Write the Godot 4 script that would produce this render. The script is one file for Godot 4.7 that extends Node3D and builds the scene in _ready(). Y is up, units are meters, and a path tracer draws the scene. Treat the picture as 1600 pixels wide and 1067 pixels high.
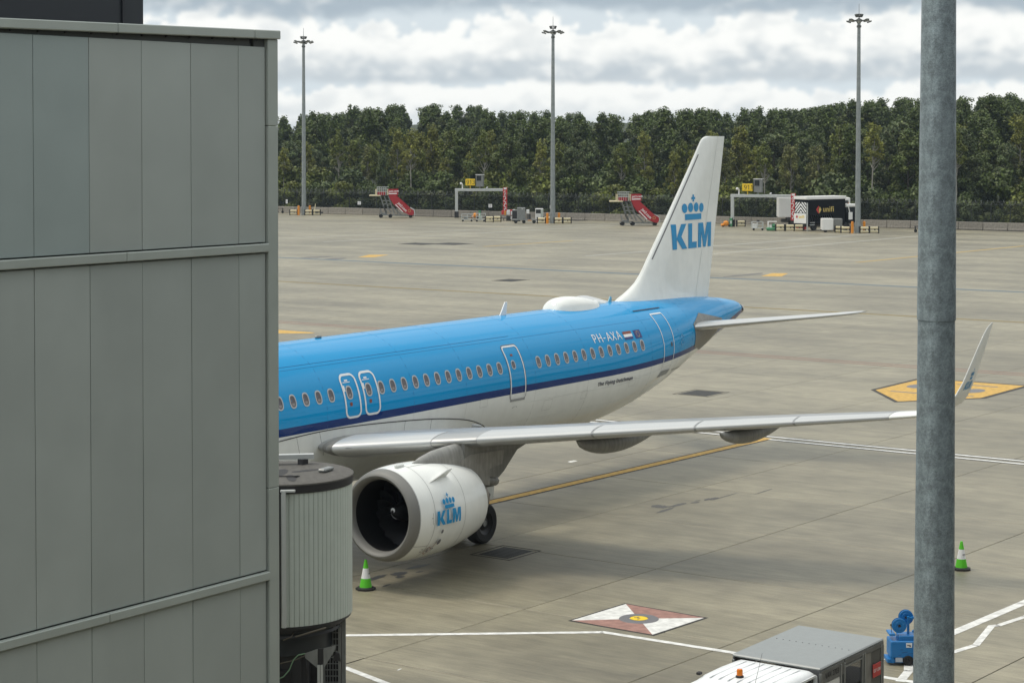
extends Node3D

# World axes: X runs aft along the parked aircraft from its nose, Z towards the terminal, Y up. Metres.
const VIEW_TURN := -0.957873    # turn about Y that faces a thing to the terminal windows
const EYE := Vector3(-25.065, 11.736, 38.071)

var M := {}
var used_names := {}
var used_labels := {}
var rng := RandomNumberGenerator.new()


# ------------------------------------------------------------------ mesh builder
class MB:
	var v := PackedVector3Array()
	var n := PackedVector3Array()
	var uv := PackedVector2Array()
	var col := PackedColorArray()

	static func fn(a: Vector3, b: Vector3, c: Vector3) -> Vector3:
		return (c - a).cross(b - a).normalized()

	func tri(a: Vector3, b: Vector3, c: Vector3) -> void:
		var m := fn(a, b, c)
		v.append(a); v.append(b); v.append(c)
		n.append(m); n.append(m); n.append(m)

	func quad(a: Vector3, b: Vector3, c: Vector3, d: Vector3) -> void:
		tri(a, b, c)
		tri(a, c, d)

	func box(c: Vector3, s: Vector3, bas := Basis(), bev := 0.0) -> void:
		var h := s * 0.5
		bev = minf(bev, minf(h.x, minf(h.y, h.z)) * 0.9)
		var axes := [Vector3.RIGHT, Vector3.UP, Vector3.BACK]
		for k in 3:
			var ku := (k + 1) % 3
			var kw := (k + 2) % 3
			for sg in [-1.0, 1.0]:
				var o: Vector3 = axes[k] * h[k] * sg
				var u: Vector3 = axes[ku] * (h[ku] - bev)
				var w: Vector3 = axes[kw] * (h[kw] - bev) * sg
				quad(c + bas * (o - u - w), c + bas * (o - u + w), c + bas * (o + u + w), c + bas * (o + u - w))
		if bev <= 0.0:
			return
		for k in 3:
			var ku := (k + 1) % 3
			var kw := (k + 2) % 3
			for s1 in [-1.0, 1.0]:
				for s2 in [-1.0, 1.0]:
					var e: Vector3 = axes[k] * (h[k] - bev)
					var p1: Vector3 = axes[ku] * h[ku] * s1 + axes[kw] * (h[kw] - bev) * s2
					var p2: Vector3 = axes[ku] * (h[ku] - bev) * s1 + axes[kw] * h[kw] * s2
					if s1 * s2 > 0:
						quad(c + bas * (p1 - e), c + bas * (p2 - e), c + bas * (p2 + e), c + bas * (p1 + e))
					else:
						quad(c + bas * (p1 + e), c + bas * (p2 + e), c + bas * (p2 - e), c + bas * (p1 - e))
		for sx in [-1.0, 1.0]:
			for sy in [-1.0, 1.0]:
				for sz in [-1.0, 1.0]:
					var a := Vector3(h.x * sx, (h.y - bev) * sy, (h.z - bev) * sz)
					var b := Vector3((h.x - bev) * sx, h.y * sy, (h.z - bev) * sz)
					var d := Vector3((h.x - bev) * sx, (h.y - bev) * sy, h.z * sz)
					if sx * sy * sz > 0:
						tri(c + bas * a, c + bas * d, c + bas * b)
					else:
						tri(c + bas * a, c + bas * b, c + bas * d)

	# rows of equally many points, smooth
	func grid(rows: Array, closed := false) -> void:
		var R := rows.size()
		var C: int = rows[0].size()
		var acc := PackedVector3Array()
		acc.resize(R * C)
		for i in R - 1:
			var r0: PackedVector3Array = rows[i]
			var r1: PackedVector3Array = rows[i + 1]
			for j in C - 1:
				var m := (r1[j + 1] - r0[j]).cross(r0[j + 1] - r1[j])
				if m.length_squared() < 1e-18:
					continue
				acc[i * C + j] += m
				acc[i * C + j + 1] += m
				acc[(i + 1) * C + j] += m
				acc[(i + 1) * C + j + 1] += m
		for i in R:
			if closed:
				var s := acc[i * C] + acc[i * C + C - 1]
				acc[i * C] = s
				acc[i * C + C - 1] = s
			for j in C:
				acc[i * C + j] = acc[i * C + j].normalized() if acc[i * C + j].length_squared() > 1e-20 else Vector3.UP
		for i in R - 1:
			var r0: PackedVector3Array = rows[i]
			var r1: PackedVector3Array = rows[i + 1]
			for j in C - 1:
				var q := [i * C + j, i * C + j + 1, (i + 1) * C + j + 1, (i + 1) * C + j]
				var p := [r0[j], r0[j + 1], r1[j + 1], r1[j]]
				for t in [[0, 1, 2], [0, 2, 3]]:
					for k in t:
						v.append(p[k])
						n.append(acc[q[k]])

	# profile: (radius, height) pairs along xf's Y axis
	func lathe(prof: Array, xf := Transform3D(), seg := 24, a0 := 0.0, a1 := TAU) -> void:
		var full := absf(a1 - a0 - TAU) < 1e-4
		var run := [prof[0]]
		for k in range(1, prof.size()):
			run.append(prof[k])
			var brk := k == prof.size() - 1
			if not brk:
				var d0: Vector2 = (prof[k] - prof[k - 1]).normalized()
				var d1: Vector2 = (prof[k + 1] - prof[k]).normalized()
				brk = d0.dot(d1) < 0.8
			if brk:
				var rows := []
				for p in run:
					var row := PackedVector3Array()
					for s in seg + 1:
						var a := a0 + (a1 - a0) * s / seg
						row.append(xf * Vector3(p.x * cos(a), p.y, p.x * sin(a)))
					rows.append(row)
				grid(rows, full)
				run = [prof[k]]

	func tube(pts: PackedVector3Array, r0: float, r1 := -1.0, seg := 8, caps := true) -> void:
		if r1 < 0.0:
			r1 = r0
		var rows := []
		var last := pts.size() - 1
		var side := Vector3.ZERO
		for i in pts.size():
			var t := (pts[mini(i + 1, last)] - pts[maxi(i - 1, 0)]).normalized()
			if side == Vector3.ZERO:
				side = t.cross(Vector3.UP if absf(t.y) < 0.9 else Vector3.RIGHT).normalized()
			side = (side - t * side.dot(t)).normalized()
			var up := t.cross(side)
			var r := lerpf(r0, r1, float(i) / last)
			var row := PackedVector3Array()
			for s in seg + 1:
				var a := TAU * s / seg
				row.append(pts[i] + (side * cos(a) + up * sin(a)) * r)
			rows.append(row)
		grid(rows, true)
		if caps:
			for e in [0, last]:
				for s in seg:
					if e == 0:
						tri(pts[e], rows[e][s], rows[e][s + 1])
					else:
						tri(pts[e], rows[e][s + 1], rows[e][s])

	func bar(a: Vector3, b: Vector3, w: float, h := -1.0) -> void:
		if h < 0.0:
			h = w
		var y := (b - a).normalized()
		var x := y.cross(Vector3.UP if absf(y.y) < 0.95 else Vector3.RIGHT).normalized()
		box((a + b) * 0.5, Vector3(w, a.distance_to(b), h), Basis(x, y, x.cross(y)))

	func prism(poly: PackedVector2Array, xf: Transform3D, depth: float) -> void:
		var idx := Geometry2D.triangulate_polygon(poly)
		var zf := xf.basis.z * depth * 0.5
		for k in range(0, idx.size(), 3):
			var a := xf * Vector3(poly[idx[k]].x, poly[idx[k]].y, 0)
			var b := xf * Vector3(poly[idx[k + 1]].x, poly[idx[k + 1]].y, 0)
			var c := xf * Vector3(poly[idx[k + 2]].x, poly[idx[k + 2]].y, 0)
			var up := fn(a, b, c).dot(xf.basis.z) > 0
			if up:
				tri(a + zf, b + zf, c + zf); tri(a - zf, c - zf, b - zf)
			else:
				tri(a + zf, c + zf, b + zf); tri(a - zf, b - zf, c - zf)
		var cw := Geometry2D.is_polygon_clockwise(poly)
		for k in poly.size():
			var p := poly[k]
			var q := poly[(k + 1) % poly.size()]
			var a := xf * Vector3(p.x, p.y, 0)
			var b := xf * Vector3(q.x, q.y, 0)
			if cw:
				quad(a - zf, b - zf, b + zf, a + zf)
			else:
				quad(a + zf, b + zf, b - zf, a - zf)

	func paint(c: Color) -> void:
		while col.size() < v.size():
			col.append(c)

	func mesh() -> ArrayMesh:
		var arr := []
		arr.resize(Mesh.ARRAY_MAX)
		arr[Mesh.ARRAY_VERTEX] = v
		arr[Mesh.ARRAY_NORMAL] = n
		if uv.size() == v.size():
			arr[Mesh.ARRAY_TEX_UV] = uv
		if col.size() == v.size():
			arr[Mesh.ARRAY_COLOR] = col
		var m := ArrayMesh.new()
		m.add_surface_from_arrays(Mesh.PRIMITIVE_TRIANGLES, arr)
		return m


# ------------------------------------------------------------------ naming helpers
func numbered(called: String) -> String:
	var k: int = used_names.get(called, 0)
	used_names[called] = k + 1
	return called if k == 0 else "%s_%03d" % [called, k]


func obj(called: String, what: Variant, m: Material, parent: Node = self) -> MeshInstance3D:
	var o := MeshInstance3D.new()
	o.mesh = what.mesh() if what is MB else what
	o.material_override = m
	if parent == self:
		o.name = numbered(called)
	else:
		var nm := called
		var k := 1
		while parent.has_node(nm):
			nm = "%s_%03d" % [called, k]
			k += 1
		o.name = nm
	parent.add_child(o, true)
	return o


func tag(o: Node, label: String, category: String, group := "", kind := "") -> Node:
	o.set_meta("label", label)
	o.set_meta("category", category)
	if group:
		o.set_meta("group", group)
	if kind:
		o.set_meta("kind", kind)
	return o


func thing(called: String, label: String, category: String, at := Vector3.ZERO, turn := 0.0, group := "") -> Node3D:
	var o := Node3D.new()
	o.name = numbered(called)
	add_child(o)
	o.position = at
	o.rotation.y = turn
	tag(o, label, category, group)
	return o


func dup(src: Node3D, called: String, label: String, at: Vector3, turn := 0.0) -> Node3D:
	var r: Node3D = src.duplicate()
	r.name = numbered(called)
	add_child(r)
	r.position = at
	r.rotation.y = turn
	r.set_meta("label", label)
	return r


func struct(called: String, what: Variant, m: Material, parent: Node = self) -> MeshInstance3D:
	var o := obj(called, what, m, parent)
	o.set_meta("kind", "structure")
	return o


# ------------------------------------------------------------------ materials
func noise_img(size: int, sd: int, freq: float, stretch := Vector2(1, 1), octaves := 4, kind := FastNoiseLite.TYPE_SIMPLEX_SMOOTH) -> Image:
	var f := FastNoiseLite.new()
	f.seed = sd
	f.frequency = freq
	f.noise_type = kind
	f.fractal_octaves = octaves
	var im := f.get_seamless_image(int(size / stretch.x), int(size / stretch.y))
	im.convert(Image.FORMAT_L8)
	im.resize(size, size, Image.INTERPOLATE_CUBIC)
	return im


# grey texture between lo and hi (sRGB) from one or more noise layers
func mix_tex(size: int, layers: Array, lo: float, hi: float, tint := Color.WHITE) -> ImageTexture:
	var datas := []
	var total := 0.0
	for l in layers:
		datas.append(l[0].get_data())
		total += l[1]
	var out := PackedByteArray()
	out.resize(size * size * 3)
	for k in size * size:
		var s := 0.0
		for q in layers.size():
			s += float(datas[q][k]) * float(layers[q][1])
		s = lerpf(lo, hi, clampf((s / total / 255.0 - 0.25) / 0.5, 0.0, 1.0)) * 255.0
		out[k * 3] = clampi(int(s * tint.r), 0, 255)
		out[k * 3 + 1] = clampi(int(s * tint.g), 0, 255)
		out[k * 3 + 2] = clampi(int(s * tint.b), 0, 255)
	return ImageTexture.create_from_image(Image.create_from_data(size, size, false, Image.FORMAT_RGB8, out))


func mat(key: String, r: float, g: float, b: float, rough := 0.6, metal := 0.0, tex: Texture2D = null, scale := 1.0) -> StandardMaterial3D:
	var m := StandardMaterial3D.new()
	m.resource_name = key
	m.albedo_color = Color(r, g, b).linear_to_srgb()
	m.roughness = rough
	m.metallic = metal
	if tex:
		m.albedo_texture = tex
		m.uv1_triplanar = true
		m.uv1_world_triplanar = true
		m.uv1_scale = Vector3.ONE * scale
	M[key] = m
	return m


func make_materials() -> void:
	var dirt := mix_tex(256, [[noise_img(256, 3, 0.02), 1.0], [noise_img(256, 4, 0.08), 0.5]], 0.84, 1.0)
	var streak := mix_tex(256, [[noise_img(256, 5, 0.05, Vector2(1, 8)), 1.0], [noise_img(256, 6, 0.015), 0.7]], 0.86, 1.0)
	M.dirt = dirt
	var clean := mix_tex(256, [[noise_img(256, 7, 0.02), 1.0], [noise_img(256, 8, 0.05, Vector2(1, 6)), 0.6]], 0.972, 1.0)
	# apron concrete: broom finish and smears run across the stand
	var c1 := noise_img(1024, 11, 0.012, Vector2(1, 1), 5)
	var c2 := noise_img(1024, 12, 0.03, Vector2(1, 8), 4)
	var c3 := noise_img(1024, 13, 0.2, Vector2(1, 1), 2)
	var c4 := noise_img(1024, 14, 0.12, Vector2(1, 8), 3)
	var fine := mix_tex(1024, [[c1, 0.8], [c2, 0.9], [c3, 0.5], [c4, 0.9]], 0.80, 1.0, Color(1.0, 0.985, 0.95))
	var d1 := noise_img(1024, 21, 0.006, Vector2(1, 1), 5)
	var d2 := noise_img(1024, 22, 0.012, Vector2(1, 6), 5)
	var broad := mix_tex(1024, [[d1, 1.0], [d2, 1.3]], 0.80, 1.0, Color(1.0, 0.985, 0.95))
	for k in 4:
		var t: float = [1.0, 0.95, 1.05, 0.985][k]
		var m := mat("concrete_%d" % k, 0.325 * t, 0.314 * t, 0.258 * t, 0.48, 0.0, fine, 1.0 / 17.0)
		m.detail_enabled = true
		m.detail_albedo = broad
		m.detail_blend_mode = BaseMaterial3D.BLEND_MODE_MUL
		m.detail_uv_layer = BaseMaterial3D.DETAIL_UV_2
		m.uv2_triplanar = true
		m.uv2_world_triplanar = true
		m.uv2_scale = Vector3.ONE / 71.0
		m.uv1_offset = Vector3(0.13 * k, 0, 0.21 * k)
	mat("joint", 0.035, 0.033, 0.03, 0.95)
	mat("turf", 0.03, 0.042, 0.014, 0.95, 0.0, dirt, 0.3)
	# painted lines
	var worn := mix_tex(256, [[noise_img(256, 31, 0.03), 1.0], [noise_img(256, 32, 0.12, Vector2(1, 4)), 0.9]], 0.84, 1.0)
	mat("line_white", 0.80, 0.80, 0.77, 0.7, 0, worn, 0.4)
	mat("line_thin_white", 0.5, 0.5, 0.46, 0.7, 0, worn, 0.4)
	mat("line_yellow", 0.62, 0.38, 0.08, 0.7, 0, worn, 0.4)
	mat("line_pale_yellow", 0.42, 0.31, 0.13, 0.8, 0, worn, 0.4)
	mat("line_red", 0.33, 0.20, 0.16, 0.8, 0, worn, 0.4)
	mat("line_brick", 0.36, 0.20, 0.165, 0.8, 0, worn, 0.4)
	mat("line_ochre", 0.26, 0.205, 0.09, 0.8, 0, worn, 0.4)
	mat("line_blue", 0.14, 0.19, 0.22, 0.8, 0, worn, 0.4)
	mat("line_black", 0.045, 0.043, 0.04, 0.8, 0, worn, 0.4)
	mat("stain", 0.018, 0.017, 0.016, 0.4)
	mat("stain_pale", 0.115, 0.11, 0.10, 0.6)
	mat("stain_dark", 0.065, 0.062, 0.057, 0.5)
	mat("iron", 0.06, 0.06, 0.058, 0.6, 0.2, dirt, 2.0)
	# aircraft
	for d in [["blue", 0.0, 0.275, 0.585], ["navy", 0.0, 0.026, 0.15], ["white", 0.80, 0.815, 0.785]]:
		var m := mat(d[0], d[1], d[2], d[3], 0.32, 0, clean if d[0] == "white" else null, 0.25)
		m.clearcoat_enabled = true
		m.clearcoat = 0.6
		m.metallic_specular = 0.1
		m.clearcoat_roughness = 0.04
	mat("wing_grey", 0.36, 0.37, 0.375, 0.32, 0.25, streak, 0.3)
	var sl := mat("slat_metal", 0.52, 0.53, 0.525, 0.28, 0.35)
	sl.clearcoat_enabled = true
	sl.clearcoat = 0.5
	mat("bare_metal", 0.46, 0.46, 0.45, 0.36, 0.9)
	mat("lip_metal", 0.20, 0.198, 0.185, 0.62, 0.3)
	mat("primer_grey", 0.24, 0.24, 0.225, 0.45, 0.1, streak, 0.5)
	mat("pylon_grey", 0.34, 0.333, 0.31, 0.42, 0.2, streak, 0.6)
	mat("fairing_grey", 0.30, 0.30, 0.29, 0.5, 0.0, streak, 0.5)
	mat("duct_dark", 0.006, 0.006, 0.007, 0.55)
	mat("blade", 0.035, 0.035, 0.04, 0.3, 0.6)
	mat("nozzle", 0.2, 0.17, 0.14, 0.4, 0.9)
	mat("tyre", 0.014, 0.014, 0.015, 0.8)
	mat("hub", 0.016, 0.016, 0.018, 0.5, 0.3)
	mat("panel_gap", 0.07, 0.075, 0.07, 0.8)
	mat("skin_line_white", 0.50, 0.51, 0.49, 0.5)
	mat("terminal_grey", 0.16, 0.17, 0.175, 0.3)
	mat("gap", 0.02, 0.02, 0.02, 0.8)
	mat("seam", 0.30, 0.31, 0.31, 0.6)
	mat("window_ring", 0.46, 0.46, 0.45, 0.45, 0.2)
	mat("window_dark", 0.085, 0.075, 0.082, 0.10)
	mat("window_shade", 0.22, 0.20, 0.20, 0.2)
	mat("door_white", 0.74, 0.76, 0.76, 0.4)
	mat("marking_white", 0.8, 0.8, 0.8, 0.5)
	mat("mark_blue", 0.0, 0.245, 0.52, 0.4)
	mat("mark_red", 0.22, 0.05, 0.025, 0.5)
	mat("flag_blue", 0.012, 0.03, 0.17, 0.5)
	mat("mark_yellow", 0.75, 0.5, 0.05, 0.5)
	mat("mark_navy", 0.01, 0.014, 0.05, 0.5)
	mat("mark_grey", 0.15, 0.15, 0.16, 0.6)
	# buildings
	var panel := mix_tex(256, [[noise_img(256, 41, 0.01), 1.0], [noise_img(256, 42, 0.5, Vector2(1, 1), 1), 0.25], [noise_img(256, 43, 0.04, Vector2(1, 10)), 0.2]], 0.965, 1.0)
	for k in 4:
		var t: float = [1.0, 0.965, 1.03, 0.985][k]
		mat("panel_%d" % k, 0.375 * t, 0.41 * t, 0.385 * t, 0.42, 0.1, panel, 0.23)
	mat("panel_cool", 0.33, 0.385, 0.372, 0.42, 0.1, panel, 0.23)
	mat("trim", 0.38, 0.415, 0.38, 0.42, 0.1, panel, 0.31)
	mat("roof_box", 0.03, 0.035, 0.042, 0.35, 0.1, panel, 0.2)
	mat("roof_box_rib", 0.018, 0.02, 0.026, 0.4)
	mat("slat_pale", 0.47, 0.52, 0.475, 0.45, 0.05, clean, 0.5)
	mat("felt", 0.105, 0.10, 0.09, 0.85, 0, dirt, 1.1)
	mat("black_rubber", 0.02, 0.019, 0.02, 0.7)
	mat("dark_steel", 0.045, 0.045, 0.048, 0.5, 0.4)
	mat("grey_steel", 0.26, 0.27, 0.265, 0.45, 0.3, streak, 1.0)
	mat("pale_steel", 0.5, 0.52, 0.51, 0.45, 0.3)
	mat("green_hose", 0.14, 0.24, 0.14, 0.6)
	# galvanised spangle
	var sp := mix_tex(512, [[noise_img(512, 51, 0.045, Vector2(1, 1), 2, FastNoiseLite.TYPE_CELLULAR), 0.7], [noise_img(512, 52, 0.09, Vector2(1, 1), 3), 1.0], [noise_img(512, 53, 0.012, Vector2(1, 2), 4), 1.1]], 0.60, 1.0, Color(0.95, 0.99, 1.0))
	mat("galvanised", 0.52, 0.565, 0.585, 0.5, 0.35, sp, 1.1)
	mat("mast_grey", 0.30, 0.33, 0.33, 0.5, 0.3, streak, 0.4)
	mat("lamp_dark", 0.12, 0.125, 0.12, 0.5, 0.2)
	# vehicles and apron gear
	mat("red", 0.36, 0.012, 0.02, 0.4)
	mat("bright_red", 0.5, 0.03, 0.03, 0.45)
	mat("orange", 0.66, 0.24, 0.015, 0.45)
	mat("cream", 0.62, 0.55, 0.36, 0.55)
	mat("black_paint", 0.004, 0.0045, 0.006, 0.4).metallic_specular = 0.2
	mat("white_paint", 0.78, 0.78, 0.76, 0.4, 0, clean, 0.7)
	mat("van_white", 0.78, 0.80, 0.81, 0.3)
	mat("van_grey", 0.27, 0.29, 0.29, 0.45, 0.15, clean, 0.8)
	mat("van_side", 0.16, 0.165, 0.165, 0.45, 0.2, dirt, 0.9)
	mat("glass_dark", 0.02, 0.024, 0.027, 0.06)
	mat("blue_cart", 0.01, 0.17, 0.46, 0.4)
	mat("amber", 0.72, 0.19, 0.01, 0.25)
	mat("cone_green", 0.10, 0.55, 0.02, 0.5)
	mat("sign_yellow", 0.82, 0.56, 0.015, 0.5)
	mat("gold", 0.55, 0.42, 0.12, 0.5)
	mat("machine_green", 0.07, 0.25, 0.12, 0.5)
	mat("barrier_concrete", 0.34, 0.31, 0.265, 0.85, 0, dirt, 0.5)
	mat("barrier_concrete_dark", 0.29, 0.265, 0.225, 0.85, 0, dirt, 0.5)
	mat("fence_dark", 0.018, 0.022, 0.018, 0.7)
	mat("wire", 0.16, 0.17, 0.165, 0.5, 0.4)
	var fm := mat("fence_mesh", 0.012, 0.016, 0.012, 0.9)
	fm.transparency = BaseMaterial3D.TRANSPARENCY_ALPHA
	fm.albedo_color.a = 0.42
	# trees
	for k in 2:
		var lf := mat("leaf_%d" % k, 1, 1, 1, 0.6)
		lf.vertex_color_use_as_albedo = true
		lf.backlight_enabled = true
		lf.backlight = Color(0.5, 0.5, 0.5)
	mat("bark", 0.09, 0.075, 0.055, 0.9)
	mat("bark_pale", 0.28, 0.265, 0.23, 0.9)


# ------------------------------------------------------------------ flat print: letters and emblems
func letters(txt: String, bold := true) -> PackedVector2Array:
	# triangles of a line of text, capital height 1, starting at x 0
	var f := SystemFont.new()
	f.font_names = PackedStringArray(["Droid Sans"])
	f.font_weight = 700 if bold else 400
	var t := TextMesh.new()
	t.font = f
	t.text = txt
	t.font_size = 64
	t.depth = 0.0
	t.pixel_size = 1.0 / 46.0
	t.horizontal_alignment = HORIZONTAL_ALIGNMENT_LEFT
	var arr := t.surface_get_arrays(0)
	var vs: PackedVector3Array = arr[Mesh.ARRAY_VERTEX]
	var ix: PackedInt32Array = arr[Mesh.ARRAY_INDEX]
	var out := PackedVector2Array()
	var lo := Vector2(1e9, 1e9)
	var nv := vs.size()
	for k in range(0, ix.size(), 3):
		for q in 3:
			var p := vs[ix[k + q]]
			out.append(Vector2(p.x, p.y))
			lo = lo.min(Vector2(p.x, p.y))
	for k in out.size():
		out[k] -= lo
	return out


func poly_tris(p: PackedVector2Array) -> PackedVector2Array:
	var out := PackedVector2Array()
	for k in Geometry2D.triangulate_polygon(p):
		out.append(p[k])
	return out


func disc(c: Vector2, r: Vector2, seg := 20) -> PackedVector2Array:
	var p := PackedVector2Array()
	for k in seg:
		p.append(c + Vector2(cos(TAU * k / seg) * r.x, sin(TAU * k / seg) * r.y))
	return poly_tris(p)


func rect2(x0: float, y0: float, x1: float, y1: float) -> PackedVector2Array:
	return PackedVector2Array([Vector2(x0, y0), Vector2(x1, y0), Vector2(x1, y1), Vector2(x0, y0), Vector2(x1, y1), Vector2(x0, y1)])


func emblem_letters() -> PackedVector2Array:
	# heavy grotesque K, L and M, height 1
	var out := PackedVector2Array()
	out.append_array(rect2(0, 0, 0.34, 1))
	out.append_array(poly_tris(PackedVector2Array([Vector2(0.34, 0.44), Vector2(0.72, 1), Vector2(1.12, 1), Vector2(0.70, 0.50), Vector2(1.18, 0), Vector2(0.76, 0), Vector2(0.34, 0.40)])))
	out.append_array(rect2(1.27, 0, 1.60, 1))
	out.append_array(rect2(1.60, 0, 2.02, 0.25))
	out.append_array(poly_tris(PackedVector2Array([Vector2(2.14, 0), Vector2(2.14, 1), Vector2(2.58, 1), Vector2(2.76, 0.44), Vector2(2.94, 1), Vector2(3.38, 1), Vector2(3.38, 0), Vector2(3.08, 0), Vector2(3.08, 0.62), Vector2(2.87, 0), Vector2(2.65, 0), Vector2(2.44, 0.62), Vector2(2.44, 0)])))
	return out


func emblem_crown() -> PackedVector2Array:
	# bar, four discs and a cross: width 3.4, on the letters' scale
	var out := PackedVector2Array()
	out.append_array(rect2(1.02, 1.14, 2.4, 1.40))
	for k in 4:
		out.append_array(disc(Vector2(1.02 + 0.46 * k, 1.66 + (0.03 if k in [1, 2] else 0.0)), Vector2(0.20, 0.21)))
	out.append_array(rect2(1.65, 1.95, 1.76, 2.26))
	out.append_array(rect2(1.55, 2.05, 1.86, 2.15))
	return out


func fall_on(tris: PackedVector2Array, f: Callable, longest := 0.12) -> MB:
	# lays 2D triangles on a surface, splitting long edges so that they follow it
	var mb := MB.new()
	var work := []
	for k in range(0, tris.size(), 3):
		work.append([tris[k], tris[k + 1], tris[k + 2]])
	while work:
		var t: Array = work.pop_back()
		var a: Vector2 = t[0]
		var b: Vector2 = t[1]
		var c: Vector2 = t[2]
		var ab := a.distance_to(b)
		var bc := b.distance_to(c)
		var ca := c.distance_to(a)
		var m := maxf(ab, maxf(bc, ca))
		if m > longest:
			if m == ab:
				var q := (a + b) * 0.5
				work.append([a, q, c]); work.append([q, b, c])
			elif m == bc:
				var q := (b + c) * 0.5
				work.append([a, b, q]); work.append([a, q, c])
			else:
				var q := (c + a) * 0.5
				work.append([a, b, q]); work.append([q, b, c])
			continue
		mb.tri(f.call(a), f.call(b), f.call(c))
	return mb


func scaled(t: PackedVector2Array, s: Vector2, o := Vector2.ZERO) -> PackedVector2Array:
	var out := PackedVector2Array()
	for p in t:
		out.append(p * s + o)
	return out


func flat_map(xf: Transform3D) -> Callable:
	return func(p: Vector2) -> Vector3: return xf * Vector3(p.x, p.y, 0)


# a rounded outline as a strip of width w, laid on a surface
func ring_strip(path: PackedVector2Array, w: float) -> PackedVector2Array:
	var out := PackedVector2Array()
	var k := path.size()
	var inner := PackedVector2Array()
	var c := Vector2.ZERO
	for p in path:
		c += p / k
	for i in k:
		var t := (path[(i + 1) % k] - path[(i - 1 + k) % k]).normalized()
		var nn := Vector2(-t.y, t.x)
		if nn.dot(c - path[i]) < 0:
			nn = -nn
		inner.append(path[i] + nn * w)
	for i in k:
		var j := (i + 1) % k
		out.append_array([path[i], path[j], inner[j], path[i], inner[j], inner[i]])
	return out


func rounded(x0: float, y0: float, x1: float, y1: float, r: float, seg := 5) -> PackedVector2Array:
	var p := PackedVector2Array()
	var cs := [Vector2(x1 - r, y0 + r), Vector2(x1 - r, y1 - r), Vector2(x0 + r, y1 - r), Vector2(x0 + r, y0 + r)]
	for k in 4:
		for s in seg + 1:
			var a := -PI / 2 + PI / 2 * k + PI / 2 * s / seg
			p.append(cs[k] + Vector2(cos(a), sin(a)) * r)
	# extra points along the long sides, so that the strip follows the curve
	var out := PackedVector2Array()
	for i in p.size():
		out.append(p[i])
		var d := p[i].distance_to(p[(i + 1) % p.size()])
		var parts := int(d / 0.12)
		for q in range(1, parts):
			out.append(p[i].lerp(p[(i + 1) % p.size()], float(q) / parts))
	return out


# ------------------------------------------------------------------ the airliner
const FUS := [[0.0, 3.25, 3.15, 0.05], [0.5, 3.9, 2.5, 0.75], [1.5, 4.7, 2.05, 1.2], [3.0, 5.5, 1.85, 1.6], [4.5, 5.85, 1.79, 1.85], [6.0, 5.92, 1.78, 1.96], [7.5, 5.92, 1.78, 1.975], [30.0, 5.92, 1.78, 1.975], [32.0, 5.92, 1.80, 1.975], [33.5, 5.92, 1.92, 1.955], [35.0, 5.915, 2.17, 1.89], [36.5, 5.90, 2.52, 1.77], [38.0, 5.87, 2.95, 1.58], [40.0, 5.80, 3.55, 1.22], [42.0, 5.66, 4.12, 0.82], [43.5, 5.48, 4.50, 0.5], [44.3, 5.32, 4.72, 0.28], [44.6, 5.18, 4.86, 0.15]]
const STRIPE := [[0.0, 3.3, 3.2], [3.0, 3.75, 3.5], [12.0, 3.86, 3.64], [15.4, 3.88, 3.66], [21.0, 3.90, 3.67], [27.0, 3.92, 3.70], [33.0, 3.93, 3.73], [35.0, 3.98, 3.78], [37.0, 4.06, 3.87], [39.7, 4.30, 4.08], [42.0, 4.68, 4.44], [43.5, 4.95, 4.70], [44.6, 5.10, 4.98]]


func table(t: Array, x: float, k: int) -> float:
	# smooth through the table's points
	var i := 0
	while i < t.size() - 2 and x > t[i + 1][0]:
		i += 1
	var x0: float = t[i][0]
	var x1: float = t[i + 1][0]
	var y0: float = t[i][k]
	var y1: float = t[i + 1][k]
	var m := (y1 - y0) / (x1 - x0)
	var m0 := m
	var m1 := m
	if i > 0:
		m0 = (m + (y0 - float(t[i - 1][k])) / (x0 - float(t[i - 1][0]))) * 0.5
		if m == 0.0 or y0 == float(t[i - 1][k]):
			m0 = 0.0
	if i < t.size() - 2:
		m1 = (m + (float(t[i + 2][k]) - y1) / (float(t[i + 2][0]) - x1)) * 0.5
		if m == 0.0 or y1 == float(t[i + 2][k]):
			m1 = 0.0
	var h := x1 - x0
	var s := clampf((x - x0) / h, 0.0, 1.0)
	var s2 := s * s
	var s3 := s2 * s
	return y0 * (2 * s3 - 3 * s2 + 1) + m0 * h * (s3 - 2 * s2 + s) + y1 * (3 * s2 - 2 * s3) + m1 * h * (s3 - s2)


func fus_section(a: float) -> Array:   # centre height, rise, drop, half width
	var t := table(FUS, a, 1)
	var b := table(FUS, a, 2)
	var c := t - (t - b) * 0.478
	return [c, t - c, c - b, table(FUS, a, 3)]


func fus_at(a: float, phi: float, off := 0.0) -> Vector3:
	var s := fus_section(a)
	var up: float = s[1] if cos(phi) > 0 else s[2]
	var nn := Vector3(0, cos(phi) / up, sin(phi) / float(s[3])).normalized()
	return Vector3(a, float(s[0]) + cos(phi) * up, sin(phi) * float(s[3])) + nn * off


func fus_phi(a: float, z: float) -> float:
	var s := fus_section(a)
	var d := z - float(s[0])
	return acos(clampf(d / (float(s[1]) if d > 0 else float(s[2])), -1.0, 1.0))


func on_skin(a: float, z: float, off: float) -> Vector3:   # port side
	return fus_at(a, fus_phi(a, z), off)


func skin_map(a0: float, z0: float, off: float) -> Callable:
	return func(p: Vector2) -> Vector3: return on_skin(a0 + p.x, z0 + p.y, off)


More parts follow.
